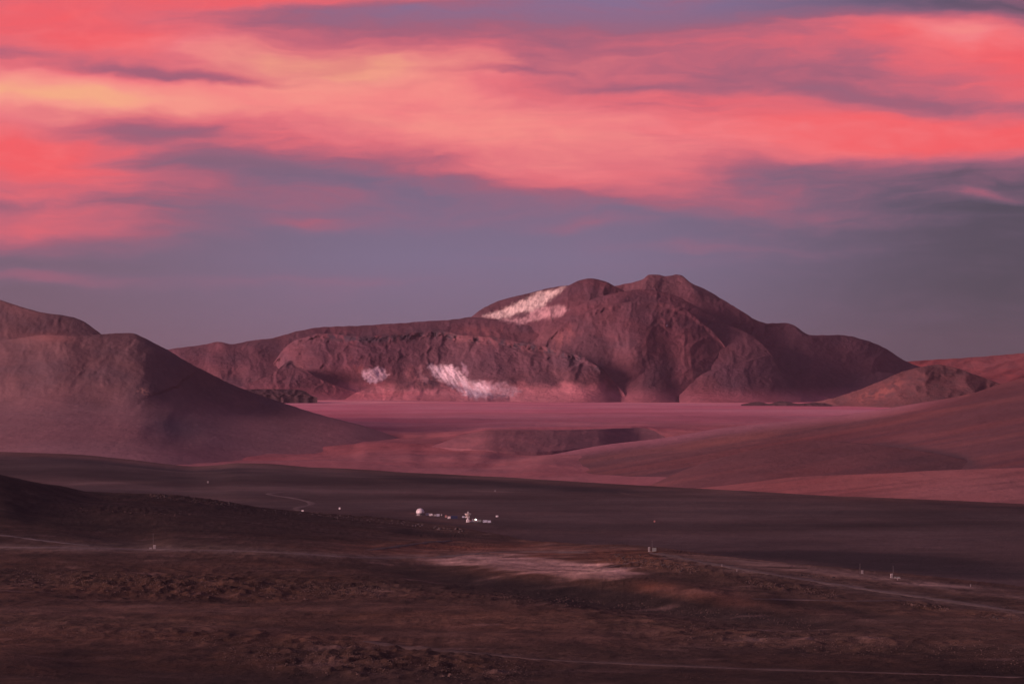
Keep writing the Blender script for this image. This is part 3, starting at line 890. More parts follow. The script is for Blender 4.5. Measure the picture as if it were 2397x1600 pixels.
# the great front bulge below the summit
mound('mountain_face', [(1215, 832), (1240, 808), (1266, 783), (1300, 752), (1341, 722), (1396, 697), (1450, 684), (1512, 677), (1570, 688), (1620, 712), (1680, 748), (1740, 790), (1790, 850), (1830, 915)], 946, 18230, 1455, 200, 190, 23, 360,
      mat_rock, albM, rows=120, extra=lambda X, Y: ST(X, Y, [(1512, 670), (1450, 700), (1380, 740), (1330, 790)], 26, 30) - ST(X, Y, [(1620, 740), (1600, 820), (1590, 900)], 26, 40))
mound('mountain_bulge', [(1268, 830), (1285, 790), (1310, 765), (1368, 732), (1450, 709), (1518, 703), (1590, 716), (1640, 750), (1690, 800), (1730, 870), (1750, 920)], 946, 18120, 1475, 170, 150, 24, 370,
      mat_rock, albM, rows=110, cliff=(8, 6, 12, 9), extra=lambda X, Y: ST(X, Y, [(1470, 720), (1490, 790), (1480, 860), (1500, 930)], 30, 40) - ST(X, Y, [(1560, 740), (1570, 820), (1585, 930)], 24, 45) - ST(X, Y, [(1400, 760), (1430, 830), (1455, 930)], 24, 35))
mound('mountain_spur', [(1520, 860), (1560, 800), (1600, 768), (1660, 752), (1720, 766), (1770, 792), (1798, 819), (1818, 844), (1860, 885), (1905, 915), (1960, 938)], 946, 18150, 1715, 120, 150, 17.5, 380, mat_rock, albM, rows=80)
mound('mountain_spur', [(1590, 925), (1640, 878), (1690, 856), (1750, 845), (1780, 834), (1800, 830), (1815, 850), (1835, 885), (1875, 925)], 946, 18020, 1690, 110, 120, 18, 390, mat_rock, albM, rows=60)
mound('mountain_spur', [(1450, 925), (1472, 885), (1495, 866), (1520, 862), (1545, 872), (1560, 897), (1580, 925)], 946, 17980, 1512, 50, 80, 17, 400, mat_rock, albM, rows=50, rel=5)
mound('mountain_spur', [(1880, 940), (1930, 905), (1985, 878), (2030, 868), (2080, 872), (2140, 895), (2230, 930)], 952, 18850, 2020, 120, 200, 13, 405, mat_rock, albM, rows=50, rel=6)
# the wall of the crater
mound('crater_wall', [(640, 850), (665, 815), (690, 797), (760, 780), (850, 786), (960, 779), (1020, 773), (1080, 783), (1150, 789), (1220, 801), (1290, 813), (1340, 827), (1385, 844), (1410, 862), (1435, 890), (1475, 935)], 942, lambda px: pl([(640, 18250), (690, 18060), (760, 17980), (900, 17960), (1050, 17990), (1250, 17900), (1360, 17880), (1410, 17960), (1475, 18260)], px), 1050, 350, 0, 28, 410,
      mat_rock, albM, rows=130, rel=6, apron=(868, 936, 10.0), cliff=(9, 8, 24, 11),
      extra=lambda X, Y: ST(X, Y, [(1385, 830), (1400, 870), (1405, 930)], 22, 50) + ST(X, Y, [(880, 780), (865, 850), (820, 910)], 30, 26) + ST(X, Y, [(1250, 800), (1245, 860), (1300, 935)], 26, 24) + ST(X, Y, [(1310, 815), (1330, 860), (1360, 930)], 20, 30) + ST(X, Y, [(1090, 800), (1120, 850), (1165, 895), (1200, 960)], 62, 70))
# spur on the left with its small tooth of rock
mound('mountain_spur', [(470, 935), (540, 916), (564, 904), (595, 893), (634, 876), (660, 856), (672, 846), (681, 843), (693, 852), (717, 868), (763, 893), (840, 920), (900, 936)], 942, 17700, 660, 150, 130, 20, 420, mat_rock, albM, rows=60, rel=6, apron=(915, 942, 8.0))
# fans of pale rubble below the crater wall
mound('rubble_fan', [(800, 936), (840, 916), (880, 904), (930, 897), (985, 888), (1020, 892), (1060, 905), (1110, 917), (1190, 924), (1280, 932), (1340, 938)], 941, 17720, 960, 180, 120, 10, 430, mat_rock, albM, rows=50, rel=5, apron=None)

# ---- dark scarp of the terrace in the valley
mound('terrace_scarp', [(1010, 1044), (1050, 1030), (1090, 1016), (1150, 1006), (1300, 1006), (1420, 1003), (1505, 1001), (1527, 1006), (1545, 1016), (1570, 1030)],
      [(1010, 1046), (1090, 1050), (1160, 1056), (1250, 1058), (1400, 1044), (1500, 1030), (1570, 1034)], lambda px: pl([(1010, 10060), (1090, 9860), (1160, 9720), (1250, 9740), (1400, 9990), (1500, 10340), (1570, 10300)], px), 1300, 300, 0, 9, 440,
      mat_valley, lambda PX, PY, X, Y: mixc(np.zeros(PX.shape + (3,)) + np.array([0.225, 0.10, 0.118]), sstep(0, 0.5, fbm(PX / 60, PY / 14, 4, 441)) * 0.6, (0.29, 0.12, 0.135)), rows=40, rel=1.6, grain=0.5, apron=None, crest_n=0.8)

# ---- small rocky hill at the right foot of the mountain
pxS = np.arange(1830, 2560, 3.0)
crestS = pl([(1830, 952), (1930, 936), (2000, 915), (2060, 892), (2110, 870), (2163, 857), (2194, 853), (2235, 860), (2276, 874), (2337, 896), (2400, 915), (2560, 945)], pxS)
S_ = hill('rocky_hill', pxS, pl([(1830, 955), (2000, 950), (2560, 955)], pxS), crestS,
          pl([(1830, 17000), (2200, 15800), (2560, 16000)], pxS),
          lambda PX, PY, s: np.clip(19 + 8 * s, 7, 50),
          lambda PX, PY, s: (ridged(PX / 60, PY / 46, 5, 511) * 12 + stroke(PX, PY, [(2194, 853), (2150, 880), (2110, 905), (2060, 930)], 24) * 45
                             + stroke(PX, PY, [(2250, 870), (2270, 900), (2300, 920)], 26) * 34) * sstep(0, 0.3, s),
          lambda PX, PY, X, Y: mixc(mixc(np.zeros(PX.shape + (3,)) + np.array([0.125, 0.056, 0.062]),
                                         sstep(0, 0.5, fbm(PX / 30, PY / 16, 4, 521)) * 0.5, (0.085, 0.05, 0.058)),
                                    np.clip(stroke(PX, PY, [(2130, 880), (2090, 905), (2050, 925), (1990, 938)], 12) * sstep(-0.3, 0.2, fbm(PX / 16, PY / 10, 4, 531)), 0, 1) * 0.7, (0.26, 0.10, 0.092)),
          mat_rock, rows=90, crest_n=1.0, seed=9)

# ---- far ridge at the right edge
pxF = np.arange(1950, 3100, 8.0)
crF = pl([(1950, 880), (2122, 846), (2245, 838), (2326, 832), (2397, 826), (2600, 812), (3100, 830)], pxF)
hill('far_ridge', pxF, np.full_like(pxF, 905.0), crF, np.full_like(pxF, 27000.0),
     lambda PX, PY, s: 14 + 0 * PX,
     lambda PX, PY, s: ridged(PX / 70 + PY / 40, PY / 60, 4, 561) * 32 * sstep(0, 0.3, s),
     lambda PX, PY, X, Y: mixc(np.zeros(PX.shape + (3,)) + np.array([0.30, 0.085, 0.085]), sstep(0.0, 0.4, fbm(PX / 40, PY / 14, 4, 571)) * 0.5, (0.20, 0.07, 0.078)),
     mat_rock, rows=40, crest_n=0.8)

# ---- L: the big hill on the left
pxL = np.concatenate([np.arange(-700, 0, 10.0), np.arange(0, 1150, 3.2)])
crestL = [(-700, 640), (-300, 640), (0, 702), (60, 721), (100, 731), (165, 741), (190, 749), (215, 765), (236, 781), (270, 780), (305, 779), (330, 787),
          (360, 802), (390, 817), (430, 842), (480, 868), (540, 898), (600, 921), (650, 938), (700, 955), (780, 978), (850, 996), (950, 1030), (1050, 1062), (1150, 1085)]
baseL = pl([(-700, 1092), (0, 1090), (500, 1094), (800, 1088), (1150, 1100)], pxL)


def slopeL(PX, PY, s):
    sl = 25 + 4 * fbm(PX / 140, PY / 110, 3, 601)
    fan = sstep(905, 985, PY - 30 * fbm(PX / 200, PY / 200, 2, 602))
    return np.clip(sl + (7.5 - sl) * fan, 5, 45)


def reliefL(PX, PY, s):
    b = sstep(0.05, 0.4, s)
    w1 = fbm(PX / 70, PY / 70, 4, 611) * 18
    r = ridged((PX + w1) / 170 + PY / 200, PY / 130, 5, 621, 0.42) * 9 * b
    r += fbm(PX / 34, PY / 30, 5, 631, 0.55) * 2.6 * (0.3 + 0.7 * b)
    r += ridged((PX + w1 * 0.5 + (PY - 850) * 0.4) / 20, PY / 120, 3, 633) * 1.8 * b
    S = lambda pts, w, a: stroke(PX + w1 * 0.4, PY, pts, w, ends=0.22) * a
    r += S([(300, 750), (318, 830), (330, 880), (348, 930), (385, 985)], 46, 48)
    r += S([(260, 770), (180, 800), (130, 830), (60, 860), (-40, 900)], 36, 22)
    r += S([(190, 735), (120, 775), (60, 800), (-40, 840)], 34, 16)
    r += S([(180, 1040), (320, 1000), (420, 965), (560, 960)], 34, 30)
    r += S([(430, 970), (470, 1000), (480, 1060)], 36, -24)
    r += S([(580, 930), (760, 990), (940, 1060)], 40, 36)
    return r


def albL(PX, PY, X, Y):
    al = np.zeros(PX.shape + (3,)) + np.array([0.115, 0.050, 0.052])
    n = fbm(PX / 120, PY / 60, 5, 641)
    al = mixc(al, sstep(0, 0.5, n) * 0.5, (0.15, 0.06, 0.058))
    al = mixc(al, sstep(0, 0.5, -n) * 0.5, (0.09, 0.046, 0.052))
    al = mixc(al, gblob(PX, PY, 120, 790, 60, 10, 0.05) * 0.6, (0.25, 0.08, 0.07))  # lit ridge of the saddle painted as a lighter, redder band
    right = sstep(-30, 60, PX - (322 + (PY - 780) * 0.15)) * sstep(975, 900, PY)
    al = mixc(al, right * 0.25, (0.080, 0.046, 0.052))  # shaded right face, its shade partly put into the colour
    fan = sstep(880, 990, PY + 26 * fbm(PX / 120, PY / 60, 4, 651) - np.clip(PX - 250, 0, 400) * 0.10)
    al = mixc(al, fan * 0.8, (0.185, 0.078, 0.080))  # paler fans, with the haze at the foot put into their colour
    al = mixc(al, sstep(1030, 1090, PY) * 0.5, (0.215, 0.078, 0.080))
    al = mixc(al, gblob(PX, PY, 415, 1000, 70, 30, 0.1) * 0.7, (0.10, 0.06, 0.066))
    al = mixc(al, np.clip(gblob(PX, PY, 335, 915, 14, 8) + gblob(PX, PY, 345, 925, 8, 6), 0, 1) * sstep(-0.1, 0.3, fbm(PX / 6, PY / 6, 3, 661)), (0.30, 0.12, 0.09))
    foot_ = sstep(620, 820, PX)
    al = mixc(al, foot_ * 0.75, (0.20, 0.075, 0.078))
    return al * np.array([1.45, 1.95, 2.1])


def extraL(X, Y):
    return (ST(X, Y, [(300, 750), (322, 830), (338, 890), (356, 935), (400, 990)], 85, 50) + ST(X, Y, [(180, 1040), (320, 1000), (420, 965), (560, 960)], 34, 34)
            - ST(X, Y, [(400, 960), (430, 1000), (440, 1060)], 40, 26) + ST(X, Y, [(580, 930), (760, 990), (940, 1060)], 40, 30) + ST(X, Y, [(179, 780), (150, 840), (90, 900)], 40, 22))


mound('left_hill_back', [(-700, 640), (-300, 640), (0, 702), (60, 721), (100, 731), (165, 741), (190, 749), (215, 765), (240, 785), (280, 830), (320, 880)], 1088, 9330, 20, 260, 110, 23, 600, mat_valley, albL, rows=110, rel=1.6, step=3.2, apron=(890, 985, 7.0), crest_n=0.9)
mound('left_hill', [(-700, 850), (-300, 820), (-120, 806), (0, 796), (72, 787), (101, 783), (140, 784), (179, 786), (236, 782), (270, 780), (305, 779), (330, 787),
                    (360, 802), (390, 817), (430, 842), (480, 868), (540, 898), (600, 921), (650, 938), (700, 955), (780, 978), (850, 996), (950, 1030), (1050, 1062), (1150, 1085)],
      [(-700, 1092), (0, 1090), (500, 1094), (800, 1088), (1150, 1100)], lambda px: pl([(-700, 9500), (-200, 9250), (150, 9100), (320, 9150), (600, 9550), (900, 9900), (1150, 10300)], px), 240, 300, 0, 24, 610,
      mat_valley, albL, rows=170, rel=1.4, grain=0.8, step=3.2, apron=(890, 985, 7.0), extra=extraL, crest_n=0.9)

# ---- dark lava tongue on the flat, in front of the mountain
pxT = np.arange(560, 745, 3.0)
hill('lava_tongue', pxT, pl([(560, 931), (745, 932)], pxT), pl([(560, 912), (600, 910), (690, 911), (712, 914), (730, 926), (745, 930)], pxT),
     pl([(560, 16600), (745, 16700)], pxT), lambda PX, PY, s: np.clip(34 - 20 * s, 8, 40),
     lambda PX, PY, s: ridged(PX / 20, PY / 14, 4, 701) * 9, lambda PX, PY, X, Y: mixc(np.zeros(PX.shape + (3,)) + np.array([0.075, 0.046, 0.056]), sstep(0, 0.5, fbm(PX / 12, PY / 6, 3, 711)) * 0.4, (0.11, 0.055, 0.06)), mat_rock, rows=30)
pxT2 = np.arange(1735, 1950, 3.0)
hill('lava_mounds', pxT2, pl([(1735, 948), (1950, 951)], pxT2), pl([(1735, 946), (1775, 940), (1800, 944), (1830, 938), (1870, 944), (1900, 942), (1930, 943), (1950, 948)], pxT2),
     pl([(1735, 16600), (1950, 16300)], pxT2), lambda PX, PY, s: np.clip(16 - 8 * s, 6, 40),
     lambda PX, PY, s: ridged(PX / 20, PY / 10, 3, 721) * 9, lambda PX, PY, X, Y: np.zeros(PX.shape + (3,)) + np.array([0.085, 0.048, 0.058]), mat_rock, rows=16)

# ---- E: the long slopes rising to the right
pxE = np.concatenate([np.arange(1150, 2397, 3.6), np.arange(2400, 3100, 12.0)])
crestE = pl([(1150, 1095), (1300, 1062), (1420, 1040), (1540, 1026), (1700, 1000), (1850, 984), (2007, 966), (2143, 944), (2272, 921), (2336, 900), (2397, 883), (2700, 800), (3100, 760)], pxE)
baseE = pl([(1150, 1145), (1700, 1165), (2397, 1200), (3100, 1240)], pxE)


def slopeE(PX, PY, s):
    return 4.4 + 2.6 * sstep(1950, 2700, PX)


def reliefE(PX, PY, s):
    b = sstep(0.02, 0.25, s)
    S = lambda pts, w, a, ysc=1.3: stroke(PX, PY, pts, w, ysc, ends=0.35) * a * 0.7
    q = PY + 0.17 * PX
    r = fbm(PX / 520 + 0.3 * q / 40, q / 40, 3, 811, 0.4) * 16 * b
    r += S([(1400, 1105), (1560, 1070), (1700, 1042), (1900, 1016), (2150, 995)], 36, 85)
    r += S([(1450, 1062), (1680, 1024), (1850, 1000), (2080, 980)], 28, 60)
    r += S([(1800, 1062), (2050, 1026), (2250, 1004), (2500, 965)], 36, 90)
    r += S([(2100, 995), (2280, 962), (2500, 900)], 40, 95)
    r -= S([(1600, 1112), (1800, 1078), (2000, 1048), (2200, 1034), (2500, 1034)], 30, 70)
    return r * b


def albE(PX, PY, X, Y):
    al = np.zeros(PX.shape + (3,)) + np.array([0.185, 0.068, 0.072])
    st = fbm((PX + PY * 3.0) / 420, (PY + PX * 0.17) / 15, 5, 821)
    al = mixc(al, sstep(0.0, 0.45, st) * 0.65, (0.27, 0.088, 0.082))
    al = mixc(al, sstep(0.0, 0.45, -st) * 0.6, (0.13, 0.056, 0.066))
    al = mixc(al, sstep(2050, 2397, PX + (1000 - PY) * 0.8) * 0.45, (0.135, 0.05, 0.055))
    al = mixc(al, np.clip(stroke(PX, PY, [(1980, 1036), (2130, 1050), (2230, 1070), (2300, 1092)], 12) + gblob(PX, PY, 2180, 1078, 110, 16, 0.08), 0, 1) * 0.7, (0.085, 0.05, 0.058))  # shaded right part of the sand hill, painted dark here too
    al = mixc(al, stroke(PX, PY, [(2200, 932), (2240, 925), (2275, 920)], 3.5) * 0.9, (0.42, 0.15, 0.12))
    al = mixc(al, np.clip(stroke(PX, PY, [(1560, 1056), (1650, 1040), (1760, 1024), (1850, 1012)], 8), 0, 1) * 0.7, (0.33, 0.10, 0.085))
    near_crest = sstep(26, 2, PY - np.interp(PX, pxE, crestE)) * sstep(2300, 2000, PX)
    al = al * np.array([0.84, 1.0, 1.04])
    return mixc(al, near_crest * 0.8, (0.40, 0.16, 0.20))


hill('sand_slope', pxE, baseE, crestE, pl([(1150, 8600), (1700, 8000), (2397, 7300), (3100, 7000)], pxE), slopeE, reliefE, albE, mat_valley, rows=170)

# ---- a broad sand hill, lit on its left flank
pxH = np.arange(1440, 2480, 3.6)
crestH = pl([(1440, 1160), (1520, 1135), (1600, 1100), (1685, 1072), (1800, 1045), (1905, 1031), (1973, 1033), (2060, 1042), (2143, 1053), (2245, 1072), (2320, 1100), (2400, 1130), (2480, 1165)], pxH)
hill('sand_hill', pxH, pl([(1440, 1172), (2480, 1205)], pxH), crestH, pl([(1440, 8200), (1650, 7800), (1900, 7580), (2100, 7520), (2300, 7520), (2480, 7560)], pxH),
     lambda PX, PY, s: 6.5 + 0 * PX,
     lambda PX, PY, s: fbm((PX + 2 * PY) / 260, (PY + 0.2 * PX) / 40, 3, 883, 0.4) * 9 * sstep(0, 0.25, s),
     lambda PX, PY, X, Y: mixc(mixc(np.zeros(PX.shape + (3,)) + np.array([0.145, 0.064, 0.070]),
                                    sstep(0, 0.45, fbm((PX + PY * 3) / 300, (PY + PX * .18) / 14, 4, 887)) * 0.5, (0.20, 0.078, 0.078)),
                               np.clip(gblob(PX, PY, 2190, 1085, 150, 26, 0.1), 0, 1) * 0.6, (0.09, 0.056, 0.062)),  # shade of the right flank put into the colour
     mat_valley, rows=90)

# ---- a nearer dune in front of it
pxG = np.concatenate([np.arange(1500, 2397, 4.0), np.arange(2400, 3000, 12.0)])
crestG = pl([(1500, 1150), (1650, 1140), (1760, 1128), (1850, 1117), (1960, 1111), (2075, 1107), (2200, 1100), (2397, 1094), (3000, 1080)], pxG)
hill('dune', pxG, pl([(1500, 1170), (2397, 1215), (3000, 1250)], pxG), crestG, pl([(1500, 7500), (2397, 6650), (3000, 6500)], pxG),
     lambda PX, PY, s: 4.6 + 0 * PX,
     lambda PX, PY, s: fbm(PX / 520, (PY + 0.1 * PX) / 34, 3, 861, 0.4) * 12 * sstep(0, 0.3, s),
     lambda PX, PY, X, Y: mixc(np.zeros(PX.shape + (3,)) + np.array([0.33, 0.125, 0.12]), sstep(0, 0.45, fbm((PX + PY * 3) / 380, (PY + PX * .12) / 14, 4, 871)) * 0.6, (0.20, 0.080, 0.080)),
     mat_valley, rows=60)


# ---- desert floor out to the horizon, below everything else
def desert_floor():
    n = 60
    me = bpy.data.meshes.new('desert_floor')
    bm = bmesh.new()
    g = np.linspace(-60000, 60000, n)
    vs = [[bm.verts.new((x, y, -345.0)) for x in g] for y in g]
    for j in range(n - 1):
        for i in range(n - 1):
            bm.faces.new((vs[j][i], vs[j][i + 1], vs[j + 1][i + 1], vs[j + 1][i]))
    bm.to_mesh(me); bm.free()
    a = me.attributes.new('albedo', 'FLOAT_COLOR', 'POINT')
    a.data.foreach_set('color', np.tile(np.array([0.15, 0.07, 0.07, 1], np.float32), n * n))
    me.materials.append(mat_valley)
    o = bpy.data.objects.new('desert_floor', me); sc.collection.objects.link(o)
    o['kind'] = 'structure'


desert_floor()

# ------------------------------------------------------------------ roads
rnd = random.Random(4)


def road(name, sheet, pts, width, col, lift=0.22, step=9.0):
    """a graded gravel strip that follows the ground"""
    xs = [p[0] for p in pts]
    mono = all(b > a for a, b in zip(xs, xs[1:]))
    P = []
    if mono:
        for px in np.arange(xs[0], xs[-1], 4.0):
            P.append(sheet.at_pixel(float(px), float(pl(pts, np.array([px]))[0])))
    else:
        for (x0, y0), (x1, y1) in zip(pts, pts[1:]):
            for t in np.linspace(0, 1, 6, endpoint=False):
                P.append(sheet.at_pixel(x0 + (x1 - x0) * t, y0 + (y1 - y0) * t))
    # even out the line in plan
    xy = np.array([[p.x, p.y] for p in P])
    for _ in range(8 if mono else 4):
        xy[1:-1] = (xy[:-2] + 2 * xy[1:-1] + xy[2:]) / 4
    seg = np.r_[0, np.cumsum(np.hypot(*np.diff(xy, axis=0).T))]
    n = max(8, int(seg[-1] / step))
    u = np.linspace(0, seg[-1], n)
    X = np.interp(u, seg, xy[:, 0]); Y = np.interp(u, seg, xy[:, 1])
    tx = np.gradient(X); ty = np.gradient(Y)
    L = np.hypot(tx, ty) + 1e-9
    nx, ny = -ty / L, tx / L
    prof = [(-0.62, -0.25), (-0.5, 0.0), (-0.25, 0.02), (0.0, 0.06), (0.25, 0.02), (0.5, 0.0), (0.62, -0.25)]
    bm = bmesh.new()
    rows = []
    for i in range(n):
        wob = width * (1 + 0.14 * math.sin(u[i] / 37.0) + 0.1 * math.sin(u[i] / 13.0 + 1))
        row = []
        for o, dz in prof:
            x = X[i] + nx[i] * wob * o; y = Y[i] + ny[i] * wob * o
            row.append(bm.verts.new((x, y, sheet.height(x, y) + lift + dz)))
        rows.append(row)
    for r0, r1 in zip(rows, rows[1:]):
        for k in range(len(prof) - 1):
            f = bm.faces.new((r0[k], r0[k + 1], r1[k + 1], r1[k])); f.smooth = True
    bmesh.ops.recalc_face_normals(bm, faces=bm.faces)
    me = bpy.data.meshes.new(name)
    bm.to_mesh(me); bm.free()
    at = me.attributes.new('albedo', 'FLOAT_COLOR', 'POINT')
    c = np.ones((len(me.vertices), 4), np.float32)
    c[:, :3] = np.array(col)
    at.data.foreach_set('color', c.ravel())
    me.materials.append(mat_road)
    o = bpy.data.objects.new(name, me)
    sc.collection.objects.link(o)
    o['kind'] = 'structure'
    return o


mat_road = ground_material('road_gravel', 1.0, 0.4, 0.5)
road('gravel_road', A, [(-100, 1279), (0, 1280), (200, 1282), (350, 1285), (500, 1287), (640, 1292), (760, 1299), (880, 1305), (1000, 1304), (1080, 1298), (1160, 1292), (1260, 1291), (1380, 1293)], 9.0, (0.150, 0.120, 0.108))
road('gravel_road', A, [(1535, 1294), (1600, 1306), (1700, 1325), (1800, 1342), (1900, 1358), (2000, 1374), (2200, 1403), (2397, 1432), (2600, 1462)], 9.0, (0.150, 0.120, 0.106))
road('track', A, [(1760, 1401), (1900, 1404), (2000, 1406), (2130, 1404), (2220, 1407)], 4.0, (0.105, 0.080, 0.075))
road('track', A, [(860, 1500), (1004, 1518), (1141, 1530), (1277, 1543), (1413, 1550), (1600, 1558), (1800, 1566), (2100, 1575), (2600, 1592)], 6.0, (0.088, 0.064, 0.058))
road('track', A, [(1400, 1330), (1460, 1320), (1520, 1311), (1570, 1307)], 4.0, (0.17, 0.125, 0.115))
road('track', A, [(-60, 1244), (60, 1259), (130, 1268), (220, 1277)], 6.0, (0.11, 0.095, 0.095))
road('track', A, [(860, 1287), (910, 1281), (960, 1274), (1010, 1268), (1060, 1264)], 5.0, (0.10, 0.080, 0.076))
road('winding_track', B, [(662, 1151), (640, 1153), (625, 1156), (648, 1160), (672, 1163), (695, 1167), (714, 1171), (732, 1177), (728, 1181), (717, 1183), (700, 1187), (691, 1190), (700, 1194), (720, 1198)], 9.0, (0.135, 0.105, 0.10))


# ------------------------------------------------------------------ things
def bm_box(bm, x0, x1, y0, y1, z0, z1, bev=0.0):
    v = [bm.verts.new(p) for p in ((x0, y0, z0), (x1, y0, z0), (x1, y1, z0), (x0, y1, z0), (x0, y0, z1), (x1, y0, z1), (x1, y1, z1), (x0, y1, z1))]
    fs = [bm.faces.new([v[i] for i in q]) for q in ((3, 2, 1, 0), (4, 5, 6, 7), (0, 1, 5, 4), (1, 2, 6, 5), (2, 3, 7, 6), (3, 0, 4, 7))]
    if bev:
        es = {e for f in fs for e in f.edges}
        bmesh.ops.bevel(bm, geom=list(es), offset=bev, segments=2, affect='EDGES', profile=0.5)


def bm_lathe(bm, prof, seg=40, cx=0, cy=0, smooth=True):
    rings = []
    for r, z in prof:
        rings.append([bm.verts.new((cx + r * math.cos(2 * math.pi * i / seg), cy + r * math.sin(2 * math.pi * i / seg), z)) for i in range(seg)])
    for a, b in zip(rings, rings[1:]):
        for i in range(seg):
            f = bm.faces.new((a[i], a[(i + 1) % seg], b[(i + 1) % seg], b[i])); f.smooth = smooth
    for ring, flip in ((rings[0], True), (rings[-1], False)):
        if (Vector(ring[0].co) - Vector(ring[seg // 2].co)).length > 1e-4:
            bm.faces.new(ring[::-1] if flip else ring)
    bmesh.ops.remove_doubles(bm, verts=bm.verts, dist=1e-5)


def bm_tube(bm, p, q, r0, r1=None, seg=8):
    r1 = r0 if r1 is None else r1
    p, q = Vector(p), Vector(q)
    d = (q - p).normalized()
    up = Vector((0, 0, 1)) if abs(d.z) < 0.9 else Vector((1, 0, 0))
    a = d.cross(up).normalized(); b = d.cross(a)
    R = []
    for c, r in ((p, r0), (q, r1)):
        R.append([bm.verts.new(c + (a * math.cos(t) + b * math.sin(t)) * r) for t in (2 * math.pi * i / seg for i in range(seg))])
    for i in range(seg):
        f = bm.faces.new((R[0][i], R[0][(i + 1) % seg], R[1][(i + 1) % seg], R[1][i])); f.smooth = True
    bm.faces.new(R[0][::-1]); bm.faces.new(R[1])


def thing(name, label, cat, loc, rotz=0.0, group=None):
    o = bpy.data.objects.new(name, None)
    o.empty_display_size = 0.5
    sc.collection.objects.link(o)
    o.location = loc; o.rotation_euler = (0, 0, rotz)
    o['label'] = label; o['category'] = cat
    if group:
        o['group'] = group
    return o


def part(name, build, mat, parent, label=None):
    bm = bmesh.new()
    build(bm)
    bmesh.ops.recalc_face_normals(bm, faces=bm.faces)
    me = bpy.data.meshes.new(name)
    bm.to_mesh(me); bm.free()
    me.materials.append(mat)
    o = bpy.data.objects.new(name, me)
    sc.collection.objects.link(o)
    o.parent = parent
    if label:
        o['label'] = label
    return o


MT = {
    'white': plain_material('white_paint', (0.80, 0.80, 0.82), 0.5),
    'dome': plain_material('dome_cladding', (0.72, 0.70, 0.74), 0.45, noise=0.06),
    'bright': plain_material('white_shutter', (0.88, 0.88, 0.86), 0.45, noise=0.04),
    'grey': plain_material('grey_cladding', (0.30, 0.30, 0.33), 0.6),
    'concrete': plain_material('concrete', (0.26, 0.24, 0.24), 0.85),
    'pale_blue': plain_material('pale_blue_panel', (0.46, 0.52, 0.64), 0.5),
    'navy': plain_material('navy_paint', (0.012, 0.022, 0.075), 0.6),
    'red': plain_material('red_paint', (0.50, 0.05, 0.06), 0.45),
    'pink': plain_material('oxide_red_sheet', (0.40, 0.20, 0.19), 0.7),
    'dark': plain_material('dark_metal', (0.035, 0.032, 0.036), 0.5),
    'glass': plain_material('window_glass', (0.03, 0.035, 0.045), 0.12),
    'green': plain_material('grey_green_paint', (0.17, 0.20, 0.20), 0.6),
    'steel': plain_material('galvanised_steel', (0.27, 0.26, 0.27), 0.45, 0.3),
    'tyre': plain_material('tyre_rubber', (0.02, 0.02, 0.02), 0.9),
    'sunlit_cream': plain_material('sunlit_dish_cream', (0.62, 0.52, 0.48), 0.5),  # warm sunlight tinted into the colour of the dish and its mount
    'offwhite': plain_material('weathered_white_paint', (0.44, 0.42, 0.43), 0.6),
    'lamp': plain_material('lamp_lens', (0.9, 0.9, 0.85), 0.3, emit=(1.0, 0.95, 0.78), estr=14.0),
}


def foot(sheet, px, py):
    p = sheet.at_pixel(px, py)
    return p, K * p.y


# ---- telescope dome
def dome_observatory():
    p, m = foot(B, 983.8, 1205.8)
    t = thing('observatory_dome', 'round white telescope dome with a bright shutter on a grey drum', 'observatory', (p.x, p.y, p.z))
    R = 9.85 * m; zb = 5.8 * m
    part('base_pad', lambda bm: bm_lathe(bm, [(R * 1.15, -1.5), (R * 1.15, 0.25), (R * 1.1, 0.32)], 32), MT['concrete'], t)
    part('drum', lambda bm: bm_lathe(bm, [(R * 0.86, 0.2), (R * 0.86, zb * 0.95), (R * 0.9, zb)], 32), MT['grey'], t)
    prof = [(R * 0.9, zb - 0.1), (R * 0.99, zb), (R, zb + 0.5)]
    for i in range(1, 13):
        a = i / 12 * math.pi / 2
        prof.append((R * math.cos(a) if i < 12 else 0.01, zb + 0.5 + R * 1.06 * math.sin(a)))
    d = part('dome_shell', lambda bm: bm_lathe(bm, prof, 36), MT['dome'], t)

    def shutter(bm):                                   # raised slab over the slit, towards the left
        n = 12; w = R * 0.30
        ang = math.radians(205)
        ca, sa = math.cos(ang), math.sin(ang)
        rows = []
        for i in range(n + 1):
            e = i / n * math.radians(62)
            rr = R * 1.035 * math.cos(e); z = zb + 0.5 + R * 1.06 * 1.035 * math.sin(e)
            row = []
            for o in (-w, -w * 0.5, 0, w * 0.5, w):
                r2 = math.sqrt(max(rr * rr - o * o * 0.9, 0.05))
                row.append(bm.verts.new((ca * r2 - sa * o, sa * r2 + ca * o, z)))
            rows.append(row)
        for a, b in zip(rows, rows[1:]):
            for k in range(4):
                f = bm.faces.new((a[k], a[k + 1], b[k + 1], b[k])); f.smooth = True
        r = bmesh.ops.solidify(bm, geom=bm.faces[:], thickness=0.28)
    part('shutter', shutter, MT['bright'], d)
    for k in range(12):
        a0 = k * math.pi / 6
        def rib(bm, a0=a0):
            pts = [(R * 1.004 * math.cos(e), zb + 0.5 + R * 1.064 * math.sin(e)) for e in np.linspace(0, math.radians(84), 9)]
            for (r0, z0), (r1, z1) in zip(pts, pts[1:]):
                bm_tube(bm, (r0 * math.cos(a0), r0 * math.sin(a0), z0), (r1 * math.cos(a0), r1 * math.sin(a0), z1), 0.05, seg=4)
        part('rib', rib, MT['grey'], d)
    part('door', lambda bm: bm_box(bm, -0.6, 0.6, -R * 0.9, -R * 0.84, 0.3, 2.5, 0.02), MT['dark'], t)


dome_observatory()


